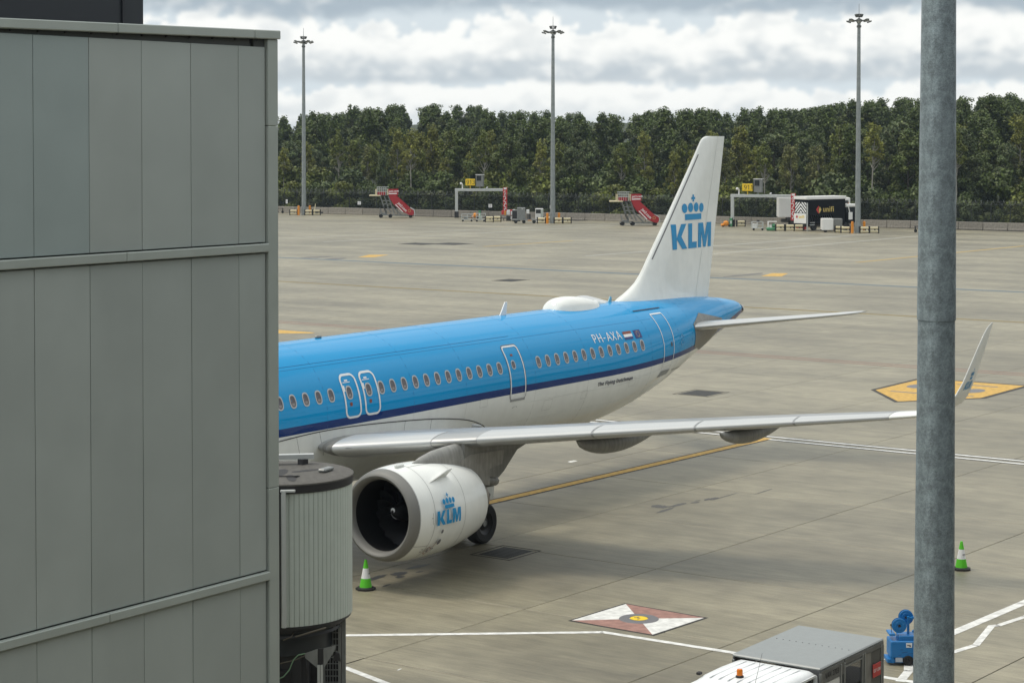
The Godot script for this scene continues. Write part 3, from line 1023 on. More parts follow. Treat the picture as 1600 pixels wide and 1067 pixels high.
func build_airliner() -> void:
	var air := thing("airliner", "large blue and white twin engine passenger airliner with a white crowned tail fin", "airliner")
	# skin in three fields: blue above, navy stripe, white below
	var st := []
	for k in 150:
		st.append(lerpf(0.02, 44.6, k / 149.0))
	for field in 3:
		var mb := MB.new()
		for sd in ([1.0] if field != 1 else [1.0, -1.0]):
			var rows := []
			for a in st:
				var pt := fus_phi(a, table(STRIPE, a, 1))
				var pb := fus_phi(a, table(STRIPE, a, 2))
				var lo: float = -pt
				var hi: float = pt
				var nn := 44
				if field == 1:
					lo = pt * float(sd)
					hi = pb * float(sd)
					nn = 4
				elif field == 2:
					lo = pb
					hi = TAU - pb
				var row := PackedVector3Array()
				for j in nn + 1:
					row.append(fus_at(a, lerpf(lo, hi, float(j) / nn)))
				rows.append(row)
			mb.grid(rows)
		obj(["fuselage_upper", "fuselage_stripe", "fuselage_belly"][field], mb, [M.blue, M.navy, M.white][field], air)
	var apu := MB.new()
	apu.lathe([Vector2(0.2, 0.0), Vector2(0.17, 0.14), Vector2(0.13, 0.14), Vector2(0.1, -0.2)], Transform3D(Basis(Vector3(0, 0, 1), Vector3(1, 0, 0), Vector3(0, 1, 0)), Vector3(44.55, 5.02, 0)), 20)
	obj("exhaust_cone", apu, M.bare_metal, air)
	# belly fairing
	var zt := [[12.6, 2.5, 0.0], [13.3, 3.15, 0.6], [14.3, 3.45, 0.9], [15.4, 3.55, 1.0], [17.4, 3.62, 1.0], [20.2, 3.52, 1.0], [23.2, 3.27, 0.9], [24.5, 3.03, 0.65], [25.4, 2.68, 0.35], [26.1, 2.15, 0.0]]
	var fb := MB.new()
	var edge := PackedVector3Array()
	var rows := []
	for k in 55:
		var a := lerpf(12.6, 26.1, k / 54.0)
		var ph := fus_phi(a, table(zt, a, 1))
		var kk := table(zt, a, 2)
		var row := PackedVector3Array()
		for j in 41:
			var u := j / 40.0
			var p := lerpf(ph, TAU - ph, u)
			var e := minf(u, 1 - u) * 2.0
			var sw := smoothstep(0.0, 0.45, e)
			var q := fus_at(a, p, 0.02)
			row.append(q + Vector3(0, -0.16 * kk * smoothstep(0.4, 1.0, e), signf(q.z) * 0.20 * kk * sw * (1.0 - smoothstep(0.75, 1.0, e))))
		rows.append(row)
		edge.append(fus_at(a, ph - 0.004, 0.016))
	fb.grid(rows)
	var fo := obj("belly_fairing", fb, M.white, air)
	var em := MB.new()
	em.tube(edge, 0.014, 0.014, 6)
	for a in [16.1, 17.05, 20.9, 22.2]:
		var line := PackedVector3Array()
		var kk := 1.0
		for j in 12:
			var ph := fus_phi(a, table(zt, a, 1)) + j * 0.03
			var e := minf(1.0, j * 0.03 / (PI - fus_phi(a, table(zt, a, 1))))
			line.append(fus_at(a + j * (0.025 if a < 18 else 0.0), ph, 0.018) + Vector3(0, 0, 0.20 * smoothstep(0.0, 0.45, e)))
		em.tube(line, 0.006, 0.006, 5)
	obj("fairing_seam", em, M.gap, fo)
	var arc := MB.new()
	var al := PackedVector3Array()
	for k in 20:
		var t := k / 19.0
		al.append(on_skin(18.9 + t * 2.4, 3.05 - 0.16 * sin(t * PI) + 0.1 * t, 0.22))
	arc.tube(al, 0.012, 0.012, 5)
	obj("red_seal_line", arc, M.line_red, fo)

	build_fin(air)
	for sd in [1.0, -1.0]:
		build_tailplane(air, sd)
		build_wing(air, sd)
		build_engine(air, sd)
	build_gear(air)
	# windows: four groups with doors between them
	for k in 22:
		cabin_window(air, 16.05 + 0.533 * (3 - k), 4.56) if k < 7 else null
	for k in 12:
		cabin_window(air, 19.87 + 0.533 * k, 4.56)
	for k in 13:
		cabin_window(air, 27.88 + 0.533 * k, 4.56)
	# overwing exits
	for k in 2:
		var a0: float = [18.17, 19.03][k]
		var d := outline_door(air, "overwing_exit", rounded(a0, 3.84, a0 + 0.70, 5.07, 0.2), 0.062)
		cabin_window(air, a0 + 0.27, 4.56)
		obj("exit_stencil", fall_on(rect2(a0 + 0.22, 4.19, a0 + 0.32, 4.29), skin_map(0, 0, 0.009)), M.mark_red, d)
		var pl := rect2(a0 + 0.10, 4.83, a0 + 0.42, 4.85)
		pl.append_array(rect2(a0 + 0.20, 4.87, a0 + 0.34, 4.91))
		pl.append_array(rect2(a0 + 0.06, 4.60, a0 + 0.12, 4.76))
		obj("exit_label", fall_on(pl, skin_map(0, 0, 0.009)), M.marking_white, d)
	# door behind the wing
	var d3 := outline_door(air, "cabin_door", rounded(26.2, 3.55, 27.03, 5.17, 0.12), 0.045)
	obj("door_window", fall_on(disc(Vector2(26.5, 4.60), Vector2(0.075, 0.10)), skin_map(0, 0, 0.01)), M.window_dark, d3)
	obj("door_window_ring", fall_on(ring_strip(rounded(26.39, 4.46, 26.61, 4.74, 0.1), 0.03), skin_map(0, 0, 0.008)), M.window_ring, d3)
	obj("door_stencil", fall_on(rect2(26.50, 4.86, 26.62, 4.92), skin_map(0, 0, 0.009)), M.mark_red, d3)
	obj("door_gap", fall_on(ring_strip(rounded(26.17, 3.50, 27.06, 5.20, 0.14), 0.022), skin_map(0, 0, 0.008)), M.mark_grey, d3)
	obj("door_sill", fall_on(rect2(26.22, 3.46, 27.02, 3.53), skin_map(0, 0, 0.009)), M.seam, d3)
	# rear door
	var d4 := outline_door(air, "rear_door", rounded(35.78, 3.52, 36.62, 5.50, 0.06), 0.04)
	obj("door_sill", fall_on(PackedVector2Array([Vector2(35.62, 3.28), Vector2(36.5, 3.34), Vector2(36.62, 3.52), Vector2(35.62, 3.28), Vector2(36.62, 3.52), Vector2(35.78, 3.5)]), skin_map(0, 0, 0.009), 0.1), M.seam, d4)
	obj("door_window", fall_on(disc(Vector2(36.42, 4.42), Vector2(0.06, 0.09)), skin_map(0, 0, 0.01)), M.window_dark, d4)
	obj("rain_gutter", fall_on(PackedVector2Array([Vector2(35.0, 5.62), Vector2(36.9, 5.62), Vector2(36.9, 5.65), Vector2(35.0, 5.62), Vector2(36.9, 5.65), Vector2(35.0, 5.65)]), skin_map(0, 0, 0.012), 0.15), M.mark_navy, air)
	# registration, flags, name
	var rx := [31.40, 31.69, 32.02, 32.22, 32.54, 32.85]
	for k in 6:
		var ch := "PH-AXA"[k]
		obj("registration_letter", fall_on(scaled(letters(ch, false), Vector2(0.345, 0.27), Vector2(rx[k], 4.86 + (0.095 if ch == "-" else 0.0))), skin_map(0, 0, 0.012), 0.1), M.marking_white, air)
	var fl := obj("red_white_blue_flag", fall_on(rect2(33.30, 4.99, 33.84, 5.08), skin_map(0, 0, 0.011)), M.mark_red, air)
	obj("white_band", fall_on(rect2(33.30, 4.90, 33.84, 4.99), skin_map(0, 0, 0.011)), M.marking_white, fl)
	obj("blue_band", fall_on(rect2(33.30, 4.82, 33.84, 4.90), skin_map(0, 0, 0.011)), M.flag_blue, fl)
	var eu := obj("blue_starred_flag", fall_on(rect2(34.0, 4.81, 34.43, 5.08), skin_map(0, 0, 0.011)), M.flag_blue, air)
	var stars := PackedVector2Array()
	for k in 12:
		stars.append_array(disc(Vector2(34.215 + 0.09 * cos(TAU * k / 12), 4.945 + 0.09 * sin(TAU * k / 12)), Vector2(0.014, 0.014), 6))
	obj("star_ring", fall_on(stars, skin_map(0, 0, 0.014)), M.mark_yellow, eu)
	obj("hull_name", fall_on(scaled(letters("The Flying Dutchman"), Vector2(0.162, 0.125), Vector2(31.30, 3.40)), skin_map(0, 0, 0.012), 0.1), M.mark_navy, air)
	var em2 := PackedVector2Array()
	for k in 16:
		if k % 8 < 6:
			var t0 := TAU * k / 16 + 0.3
			var t1 := TAU * (k + 1) / 16 + 0.3
			var p0 := Vector2(37.35 + cos(t0) * 0.17, 4.50 + sin(t0) * 0.2)
			var p1 := Vector2(37.35 + cos(t1) * 0.17, 4.50 + sin(t1) * 0.2)
			var q0 := Vector2(37.35 + cos(t0) * 0.13, 4.50 + sin(t0) * 0.16)
			var q1 := Vector2(37.35 + cos(t1) * 0.13, 4.50 + sin(t1) * 0.16)
			em2.append_array([p0, p1, q1, p0, q1, q0])
	for k in 4:
		var c4 := Vector2(37.35, 4.5)
		var e1 := Vector2(cos(PI / 2 * k), sin(PI / 2 * k))
		em2.append_array([c4 + e1 * 0.1, c4 + e1.orthogonal() * 0.025, c4 - e1.orthogonal() * 0.025])
	obj("round_emblem", fall_on(em2, skin_map(0, 0, 0.011)), mat("pale_mark", 0.10, 0.33, 0.58, 0.5), air)
	# roof: antenna dome, blades, beacon
	var dome := MB.new()
	rows = []
	for k in 31:
		var t := k / 30.0
		var a := lerpf(31.3, 35.0, t)
		var ht := 0.37 * pow(clampf(sin(PI * pow(clampf(t / 0.78, 0, 1), 0.62)), 0, 1), 0.62) if t < 0.78 else 0.0
		ht = maxf(ht, 0.16 * smoothstep(0.0, 0.1, t) * (1.0 - smoothstep(0.7, 1.0, t)))
		var wd := 0.62 * sqrt(maxf(0.0, 1.0 - pow(absf(t - 0.36) / 0.40, 2.6))) if absf(t - 0.36) < 0.4 else 0.0
		wd = maxf(wd, 0.17 * (1.0 - smoothstep(0.86, 1.0, t)) * smoothstep(0.0, 0.05, t))
		var row := PackedVector3Array()
		for j in 21:
			var u := j / 10.0 - 1.0
			var base := fus_at(a, u * wd / 1.975, 0.0)
			row.append(base + Vector3(0, -0.02 + (ht + 0.02) * pow(maxf(0.0, 1.0 - pow(absf(u), 3.2)), 0.6), 0))
		rows.append(row)
	dome.grid(rows)
	obj("antenna_dome", dome, M.white, air)
	var bl := MB.new()
	bl.prism(PackedVector2Array([Vector2(28.35, 5.88), Vector2(28.72, 5.88), Vector2(28.78, 6.34), Vector2(28.66, 6.34)]), Transform3D(Basis(), Vector3(0, 0, 0)), 0.035)
	obj("blade_antenna", bl, M.marking_white, air)
	bl = MB.new()
	bl.prism(PackedVector2Array([Vector2(34.95, 5.88), Vector2(35.2, 5.88), Vector2(35.2, 6.08), Vector2(35.12, 6.12)]), Transform3D(Basis(), Vector3.ZERO), 0.03)
	obj("blade_antenna", bl, mat("pale_blue_paint", 0.16, 0.42, 0.55, 0.4), air)
	bl = MB.new()
	bl.box(Vector3(19.3, 5.95, 0), Vector3(0.25, 0.09, 0.1), Basis(), 0.03)
	obj("roof_fitting", bl, M.grey_steel, air)
	# crown seam along the roof
	var se := MB.new()
	var ln := PackedVector3Array()
	for k in 40:
		ln.append(fus_at(lerpf(8.0, 27.0, k / 39.0), 0.72, 0.0015))
	se.tube(ln, 0.006, 0.006, 4, false)
	obj("skin_seam", se, mat("blue_seam", 0.004, 0.12, 0.33, 0.5), air)
	for k in 10:
		var a: float = [14.6, 17.4, 21.3, 23.9, 27.6, 30.7, 34.9, 37.1, 38.3, 42.2][k]
		var rg := MB.new()
		var cut := fus_phi(a, table(STRIPE, a, 2))
		for part in 2:
			rg = MB.new()
			var pl2 := PackedVector3Array()
			for j in 25:
				pl2.append(fus_at(a, lerpf(-cut if part == 0 else cut, cut if part == 0 else TAU - cut, j / 24.0), -0.001))
			rg.tube(pl2, 0.006, 0.006, 5, false)
			obj("skin_seam", rg, M.blue_seam if part == 0 else M.skin_line_white, air)
	for z in [[2.75, 26.3, 36.0], [3.35, 27.4, 38.5], [5.35, 13.5, 35.6]]:
		var lp := MB.new()
		var ll := PackedVector3Array()
		for j in 40:
			var a := lerpf(z[1], z[2], j / 39.0)
			ll.append(on_skin(a, float(z[0]) + maxf(0.0, a - 33.0) * (0.10 if z[0] < 4 else 0.0), -0.0005))
		lp.tube(ll, 0.005, 0.005, 5, false)
		obj("skin_seam", lp, M.blue_seam if z[0] > 4 else M.skin_line_white, air)
	for q in [[28.2, 2.95, 0.5, 0.35], [30.4, 3.1, 0.35, 0.28], [33.4, 3.2, 0.45, 0.3], [24.6, 3.45, 0.4, 0.25]]:
		var f := func(p: Vector2) -> Vector3: return on_skin(p.x, p.y, 0.003)
		obj("access_panel", fall_on(ring_strip(rounded(q[0], q[1], float(q[0]) + float(q[2]), float(q[1]) + float(q[3]), 0.04), 0.012), f, 0.2), M.skin_line_white, air)
	# small stencils low on the hull
	var sc := PackedVector2Array()
	sc.append_array([Vector2(26.42, 3.26), Vector2(26.62, 3.31), Vector2(26.40, 3.235), Vector2(26.62, 3.31), Vector2(26.66, 3.25), Vector2(26.63, 3.25)])
	sc.append_array(rect2(36.9, 3.42, 38.0, 3.45))
	obj("hull_stencil", fall_on(sc, skin_map(0, 0, 0.006), 0.15), M.mark_grey, air)


# ------------------------------------------------------------------ sky
func cloud_rows(im: Image, y0: int, y1: int, W: int, H: int) -> void:
	var f := FastNoiseLite.new()
	f.seed = 77
	f.noise_type = FastNoiseLite.TYPE_SIMPLEX_SMOOTH
	f.fractal_octaves = 5
	f.frequency = 1.0
	var g := FastNoiseLite.new()
	g.seed = 91
	g.noise_type = FastNoiseLite.TYPE_SIMPLEX_SMOOTH
	g.fractal_octaves = 4
	g.frequency = 1.0
	# cloud decks: base and top above the horizon (in units of 1/55 degree), wandering of the top, shade of the underside
	var decks := [[4.0, 84.0, 22.0, 0.42], [84.0, 182.0, 40.0, 0.66], [192.0, 400.0, 44.0, 0.92], [420.0, 900.0, 160.0, 0.8], [950.0, 2000.0, 400.0, 0.8], [2100.0, 4300.0, 700.0, 0.7]]
	var white := Color(0.94, 0.945, 0.915)
	var dark := Color(0.33, 0.41, 0.48)
	for y in range(y0, y1):
		var el := (0.5 - (y + 0.5) / H) * PI
		var Y := rad_to_deg(el) * 55.0
		var ce := cos(el)
		var overhead := 1.0 + 0.45 * smoothstep(0.12, 1.1, el)   # an overcast sky is brighter towards the zenith
		for x in W:
			var az := ((x + 0.5) / W - 0.5) * TAU
			var dx := sin(az) * 3150.0 * ce
			var dz := -cos(az) * 3150.0 * ce
			var c := Color(0.56, 0.66, 0.72).lerp(Color(0.64, 0.71, 0.75), clampf(Y / 60.0, 0.0, 1.0))
			var fine := f.get_noise_3d(dx * 0.020, Y * 0.046, dz * 0.020)
			for k in decks.size():
				var d: Array = decks[k]
				var b0: float = d[0]
				var t0: float = d[1]
				if Y < b0 - 30.0 or Y > t0 + float(d[2]) * 1.6:
					continue
				var s := 110.0 / (t0 - b0)
				var s2 := clampf(s, 0.2, 1.0)
				var wide := g.get_noise_3d(dx * 0.0046 * s2 + k * 31.0, k * 9.0, dz * 0.0046 * s2)
				var puff := g.get_noise_3d(dx * 0.022 * s2 + k * 17.0, Y * 0.036 * s2, dz * 0.022 * s2)
				var top := t0 + float(d[2]) * (wide * 1.5 + puff * 0.75 + fine * 0.42)
				var base := b0 + 0.14 * (t0 - b0) * (wide * 0.6 + fine * 0.35)
				var a := smoothstep(-1.5, 4.0 / s2, top - Y) * smoothstep(-4.0 / s2, 8.0 / s2, Y - base)
				if a <= 0.0:
					continue
				var t := clampf((Y - base) / maxf(8.0, top - base), 0.0, 1.0)
				var li := smoothstep(0.04, 0.68, t + puff * 0.42 + fine * 0.30)
				li = lerpf(1.0 - float(d[3]), 1.0, li)
				# grey hollows inside the bright heads
				li *= 1.0 - 0.24 * smoothstep(0.0, 0.45, g.get_noise_3d(dx * 0.011 * s2 + 55.0, Y * 0.020 * s2 + 9.0, dz * 0.011 * s2)) * smoothstep(0.0, 14.0, top - Y)
				c = c.lerp(dark.lerp(white, li), a * 0.94)
			im.set_pixel(x, y, c * overhead)


func make_sky() -> Sky:
	var im := Image.create(1024, 512, false, Image.FORMAT_RGBF)
	im.fill(Color(0.16, 0.155, 0.14))
	cloud_rows(im, 0, 257, 1024, 512)
	im.resize(4096, 2048, Image.INTERPOLATE_BILINEAR)
	cloud_rows(im, 952, 1026, 4096, 2048)
	var p := PanoramaSkyMaterial.new()
	p.panorama = ImageTexture.create_from_image(im)
	var s := Sky.new()
	s.sky_material = p
	return s


# ------------------------------------------------------------------ projecting, only to choose what is near enough to build singly and to word labels
var cam_basis: Basis

func seen(p: Vector3) -> Vector3:   # column and row in the 1600-wide photograph, and depth
	var q := (p - EYE) * cam_basis
	return Vector3(800.0 + 3144.85 * q.x / -q.z, 315.55 - 3144.85 * q.y / -q.z, -q.z)


# ------------------------------------------------------------------ apron
func slab_b(m: float, a: float) -> float:
	return 9.98 + 5.87 * m + 0.043 * (a - 22.0)


func build_ground() -> void:
	var mb := MB.new()
	mb.quad(Vector3(-2500, -0.09, -3000), Vector3(3500, -0.09, -3000), Vector3(3500, -0.09, 1500), Vector3(-2500, -0.09, 1500))
	tag(struct("grass_ground", mb, M.turf), "grassland beyond the apron's perimeter fence", "ground", "", "structure")
	mb = MB.new()
	mb.quad(Vector3(-70, -0.035, -330), Vector3(209, -0.035, -330), Vector3(227, -0.035, 60), Vector3(-70, -0.035, 60))
	var base := struct("apron", mb, M.joint)
	tag(base, "wide concrete aircraft apron of large jointed slabs", "apron", "", "structure")
	var slab := MB.new()
	var g := 0.013
	var A := 5.93
	var B := 5.87
	var sh := 0.043 * A * 0.5
	var p := [Vector3(-A / 2 + g, 0, -B / 2 + g - sh), Vector3(A / 2 - g, 0, -B / 2 + g + sh), Vector3(A / 2 - g, 0, B / 2 - g + sh), Vector3(-A / 2 + g, 0, B / 2 - g - sh)]
	var q := []
	var low := []
	for k in 4:   # a small arris round the top
		var c: Vector3 = p[k]
		q.append(Vector3(c.x - signf(c.x) * 0.010, 0.0, c.z - signf(c.z) * 0.010))
		low.append(c + Vector3(0, -0.008, 0))
	slab.quad(q[0], q[1], q[2], q[3])
	for k in 4:
		var j := (k + 1) % 4
		slab.quad(low[k], low[j], q[j], q[k])
		slab.quad(low[k] + Vector3(0, -0.05, 0), low[j] + Vector3(0, -0.05, 0), low[j], low[k])
	var sm := slab.mesh()
	var near := []
	var rest := []
	for i in range(-9, 35):
		var a := 15.8 + 5.93 * (i + 0.5)
		for m in range(-48, 7):
			var c := Vector3(a, 0, slab_b(m + 0.5, a))
			if c.x > 214.0 + 0.075 * (c.z + 120):
				continue
			var s := seen(c)
			if s.z > 8.0 and s.x > 330 and s.x < 1720 and s.y < 1250:
				near.append([s.z, c])
			else:
				rest.append(c)
	near.sort_custom(func(x, y): return x[0] < y[0])
	var far := MB.new()
	for k in near.size():
		if k < 296:
			var o := obj("concrete_slab", sm, M["concrete_%d" % rng.randi_range(0, 3)], base)
			o.position = near[k][1]
		else:
			rest.append(near[k][1])
	for c in rest:
		far.quad(c + q[0], c + q[1], c + q[2], c + q[3])
	var fo := obj("far_concrete_slabs", far, M.concrete_0, base)
	fo.set_meta("kind", "stuff")


func strip(called: String, pts: Array, w: float, m: Material, label: String, y := 0.004, group := "") -> void:
	var mb := MB.new()
	for k in pts.size() - 1:
		var a := Vector3(pts[k][0], y, pts[k][1])
		var b := Vector3(pts[k + 1][0], y, pts[k + 1][1])
		var d := (b - a).normalized()
		var n := Vector3(-d.z, 0, d.x) * w * 0.5
		var ea := d * (w * 0.35 if k > 0 else 0.0)
		var parts := maxi(1, int(a.distance_to(b) / 6.0))
		for i in parts:
			var s := (a - ea).lerp(b, float(i) / parts)
			var t := (a - ea).lerp(b, float(i + 1) / parts)
			mb.quad(s - n, s + n, t + n, t - n)
	tag(struct(called, mb, m), label, "marking", group, "structure")


func sheet(called: String, poly: Array, y: float, m: Material, label: String, parent: Node = self) -> MeshInstance3D:
	var pp := PackedVector2Array()
	for q in poly:
		pp.append(Vector2(q[0], q[1]))
	var mb := MB.new()
	var t := poly_tris(pp)
	for k in range(0, t.size(), 3):
		mb.tri(Vector3(t[k].x, y, t[k].y), Vector3(t[k + 1].x, y, t[k + 1].y), Vector3(t[k + 2].x, y, t[k + 2].y))
	var o := obj(called, mb, m, parent)
	if parent == self:
		tag(o, label, "marking", "", "structure")
	return o


func blot(called: String, a: float, b: float, la: float, lb: float, m: Material, label: String, y := 0.003) -> void:
	# an irregular stain
	var pts := []
	for k in 26:
		var t := TAU * k / 26
		var r := 0.8 + 0.2 * sin(t * 2.0 + a) + rng.randf_range(-0.16, 0.16)
		pts.append([a + cos(t) * la * r, b + sin(t) * lb * r])
	sheet(called, pts, y, m, label)


func build_markings() -> void:
	# lead-in line with dark edges
	strip("centreline_border", [[24.0, 0.30], [44.7, 1.24]], 0.56, M.line_black, "dark border of the yellow stand line under the aircraft wing", 0.003)
	strip("stand_centreline", [[24.0, 0.30], [44.7, 1.24]], 0.36, M.line_yellow, "yellow stand centreline leading away from under the aircraft", 0.007)
	for k in 2:
		var o: float = [-0.33, 0.33][k]
		strip("white_line_border", [[44.75 + o, -70], [44.85 + o, 32]], 0.46, M.line_black, "dark edging of the double white line across the apron", 0.002 + 0.0005 * k, "edging of the double white line")
		strip("double_white_line", [[44.75 + o, -70], [44.85 + o, 32]], 0.22, M.line_white, ["nearer", "farther"][k] + " stripe of the double white line crossing the apron behind the wing", 0.006)
		strip("red_line", [[70.75 + o * 1.2, -110], [70.95 + o * 1.2, 34]], 0.22, M.line_red, ["nearer", "farther"][k] + " stripe of the faded double red line beyond the tail", 0.005)
	strip("ochre_line", [[97.7, -150], [98.2, 40]], 0.6, M.line_ochre, "dull ochre taxi line crossing the apron behind the tailplane", 0.005)
	strip("blue_grey_line", [[122.6, -190], [122.2, 40]], 0.9, M.line_blue, "blue grey line crossing the far apron behind the tail fin", 0.005)
	# service road lines before the far stands
	for k in 2:
		strip("service_road_line", [[[143.0, -119.5], [194.5, -110.2]][0], [194.5, -110.2], [207.5, -107.7]] if k == 0 else [[147.2, -109.0], [188.4, -106.0], [207.0, -104.6]], 0.34, M.line_thin_white, ["left", "right"][k] + " of two thin white lines running towards the middle floodlight mast", 0.005)
		strip("dashed_road_line", [[142.0, -70.5 + 8 * k], [200.7, -67.2 + 7.0 * k]], 0.34, M.line_thin_white, ["left", "right"][k] + " of two thin white lines running towards the right floodlight mast", 0.005)
	strip("faint_yellow_line", [[148.4, -44.2], [186.0, -42.0]], 0.7, M.line_pale_yellow, "faint yellow line on the far apron beside the grey lamp column", 0.005)
	strip("faint_yellow_line", [[150.0, -88.8], [166.0, -87.8]], 0.7, M.line_pale_yellow, "faint yellow dash on the far apron left of the tail fin", 0.005)
	sheet("yellow_block", [[127.0, -87.3], [131.0, -89.2], [132.2, -87.6], [128.2, -86.2]], 0.005, M.line_yellow, "small yellow painted block beside a dark patch on the far apron")
	sheet("yellow_block", [[126.4, -42.6], [130.3, -43.6], [131.0, -42.4], [127.0, -41.0]], 0.005, M.line_yellow, "small yellow painted block right of the tail fin on the far apron")
	sheet("yellow_patch", [[63.9, -44.0], [66.9, -46.0], [66.8, -41.0], [66.3, -40.9]], 0.005, M.line_yellow, "yellow painted patch on the apron beside the tower edge above the fuselage")
	# stand number plate: a pointed yellow field with a dark edge
	sheet("stand_plate_border", [[61.0, -2.0], [57.5, 0.8], [61.1, 3.6], [66.8, 3.6], [66.7, -2.0]], 0.003, M.line_black, "dark edge of the pointed yellow stand marking behind the lamp column")
	var sp := sheet("stand_plate", [[61.0, -1.75], [57.85, 0.8], [61.15, 3.35], [66.55, 3.35], [66.45, -1.75]], 0.007, M.line_yellow, "pointed yellow stand marking with dark characters behind the grey lamp column")
	for q in [[63.5, -0.65, 0.85, 0.55], [63.3, 2.1, 0.85, 0.50]]:
		var pts := []
		for k in 18:
			pts.append([float(q[0]) + cos(TAU * k / 18) * float(q[2]), float(q[1]) + sin(TAU * k / 18) * float(q[3])])
		sheet("dark_disc", pts, 0.010, M.mark_grey, "", sp)
	for q in [[60.9, -1.0, 61.15, 0.45], [65.2, 0.5, 65.45, 2.5], [62.6, 0.3, 62.85, 1.4], [61.3, 1.5, 61.5, 2.9]]:
		sheet("dark_bar", [[q[0], q[1]], [q[2], q[1]], [q[2], q[3]], [q[0], q[3]]], 0.010, M.mark_grey, "", sp)
	# near white lines
	strip("white_lane_line", [[7.6, 3.5], [11.18, 7.76], [14.97, 12.58], [15.08, 16.12], [15.15, 20.5]], 0.19, M.line_white, "white lane line bending round the red and white square in front of the van", 0.006)
	strip("white_lane_line", [[10.0, 6.3], [8.97, 9.6], [7.6, 14.0]], 0.18, M.line_white, "short white line at the foot of the boarding bridge", 0.006)
	strip("white_stand_line", [[16.5, 19.2], [23.6, 19.62], [44.0, 20.6]], 0.26, M.line_white, "white line running off right behind the blue cart", 0.006)
	strip("white_broken_line", [[17.6, 20.02], [18.94, 20.28], [20.9, 19.88]], 0.17, M.line_white, "white kinked dash right of the grey lamp column", 0.006)
	strip("white_broken_line", [[20.85, 19.86], [21.05, 20.0], [22.28, 20.2], [27, 20.6]], 0.16, M.line_white, "white dash at the right edge beyond the kinked dash", 0.0065)
	strip("white_broken_line", [[16.9, 19.5], [15.9, 19.95], [15.0, 20.15]], 0.2, M.line_white, "short white dash under the blue cart beside the van", 0.0068)
	# red and white hydrant square
	var T := [17.73, 11.49]
	var L := [15.5, 11.33]
	var Bt := [15.43, 13.66]
	var R := [17.6, 13.83]
	sheet("hydrant_square_border", [[17.80, 11.42], [15.42, 11.26], [15.36, 13.74], [17.68, 13.91]], 0.003, M.line_black, "dark edge of the red and white painted square near the engine")
	var C := [16.58, 12.58]
	var sq := sheet("hydrant_square", [T, L, C], 0.007, M.line_white, "red and white painted square with a yellow pit cover at its centre")
	sheet("white_quarter", [Bt, R, C], 0.007, M.line_white, "", sq)
	sheet("red_quarter", [T, R, C], 0.007, M.line_brick, "", sq)
	sheet("red_quarter", [L, Bt, C], 0.007, M.line_brick, "", sq)
	var hp := thing("hydrant_pit", "round grey pit cover with a yellow lid in the painted square", "pit cover", Vector3(16.58, 0.006, 12.58))
	var mb := MB.new()
	mb.lathe([Vector2(0.24, 0.014), Vector2(0.40, 0.018), Vector2(0.42, 0.012), Vector2(0.44, 0.016), Vector2(0.47, 0.012), Vector2(0.49, 0.0)], Transform3D(), 40)
	obj("cover_ring", mb, M.mark_grey, hp)
	mb = MB.new()
	mb.lathe([Vector2(0.001, 0.022), Vector2(0.20, 0.022), Vector2(0.22, 0.015)], Transform3D(), 32)
	obj("yellow_lid", mb, M.sign_yellow, hp)
	mb = MB.new()
	for d in [[0.03, -0.05, 0.12, 0.05], [-0.08, 0.04, 0.10, 0.05], [-0.03, -0.09, 0.05, 0.04]]:
		mb.box(Vector3(d[0], 0.024, d[1]), Vector3(d[2], 0.006, d[3]))
	obj("lid_handle", mb, M.line_ochre, hp)
	# covers and drains
	for d in [[21.1, 5.4, 0.62, 0.50, "dark drain cover on the apron under the engine's outer side", 1], [55.3, -7.8, 0.85, 0.75, "dark drain grating on the apron below the aircraft's tail door", 1], [109.9, -57.0, 1.1, 0.9, "small dark drain cover on the far apron above the fuselage", 0], [150.3, -97.8, 1.3, 1.6, "left of two dark covers in line on the far apron", 0], [152.4, -94.9, 1.6, 1.6, "right of two dark covers in line on the far apron", 0]]:
		var o := thing("drain_cover", d[4], "drain cover", Vector3(d[0], 0.002, d[1]))
		var fr := MB.new()
		for e in [[0.0, -1.0], [0.0, 1.0], [-1.0, 0.0], [1.0, 0.0]]:
			fr.box(Vector3(e[0] * (float(d[2]) + 0.16), 0.002, e[1] * (float(d[3]) + 0.16)), Vector3(0.03 if e[0] != 0 else 2 * float(d[2]) + 0.35, 0.008, 0.03 if e[1] != 0 else 2 * float(d[3]) + 0.35))
		obj("frame_line", fr, M.line_black, o)
		var gr := MB.new()
		gr.box(Vector3(0, 0.002, 0), Vector3(2 * float(d[2]), 0.006, 2 * float(d[3])))
		for k in 8:
			gr.box(Vector3(lerpf(-0.9, 0.9, k / 7.0) * float(d[2]), 0.008, 0), Vector3(0.05, 0.012, 1.9 * float(d[3])))
		obj("grating", gr, M.iron, o)
	for d in [[124.7, -90.6, 2.6, 1.0], [124.0, -87.6, 2.4, 0.9], [126.8, -44.4, 3.2, 0.8]]:
		blot("dark_patch", d[0], d[1], d[2], d[3], M.stain_pale, "dark worn patch of concrete on the far apron")
	for d in [[29.75, 5.30, 0.40, 0.30], [30.35, 5.62, 0.75, 0.10], [29.3, 5.75, 0.75, 0.09], [31.9, 5.95, 0.38, 0.17], [32.5, 6.1, 0.9, 0.05], [31.0, 5.85, 0.22, 0.10], [31.35, 5.75, 0.14, 0.08], [34.1, 6.7, 0.7, 0.05]]:
		blot("oil_stain", d[0], d[1], d[2], d[3], M.stain_dark, "dark oil blot on the concrete beyond the main wheels", 0.003)
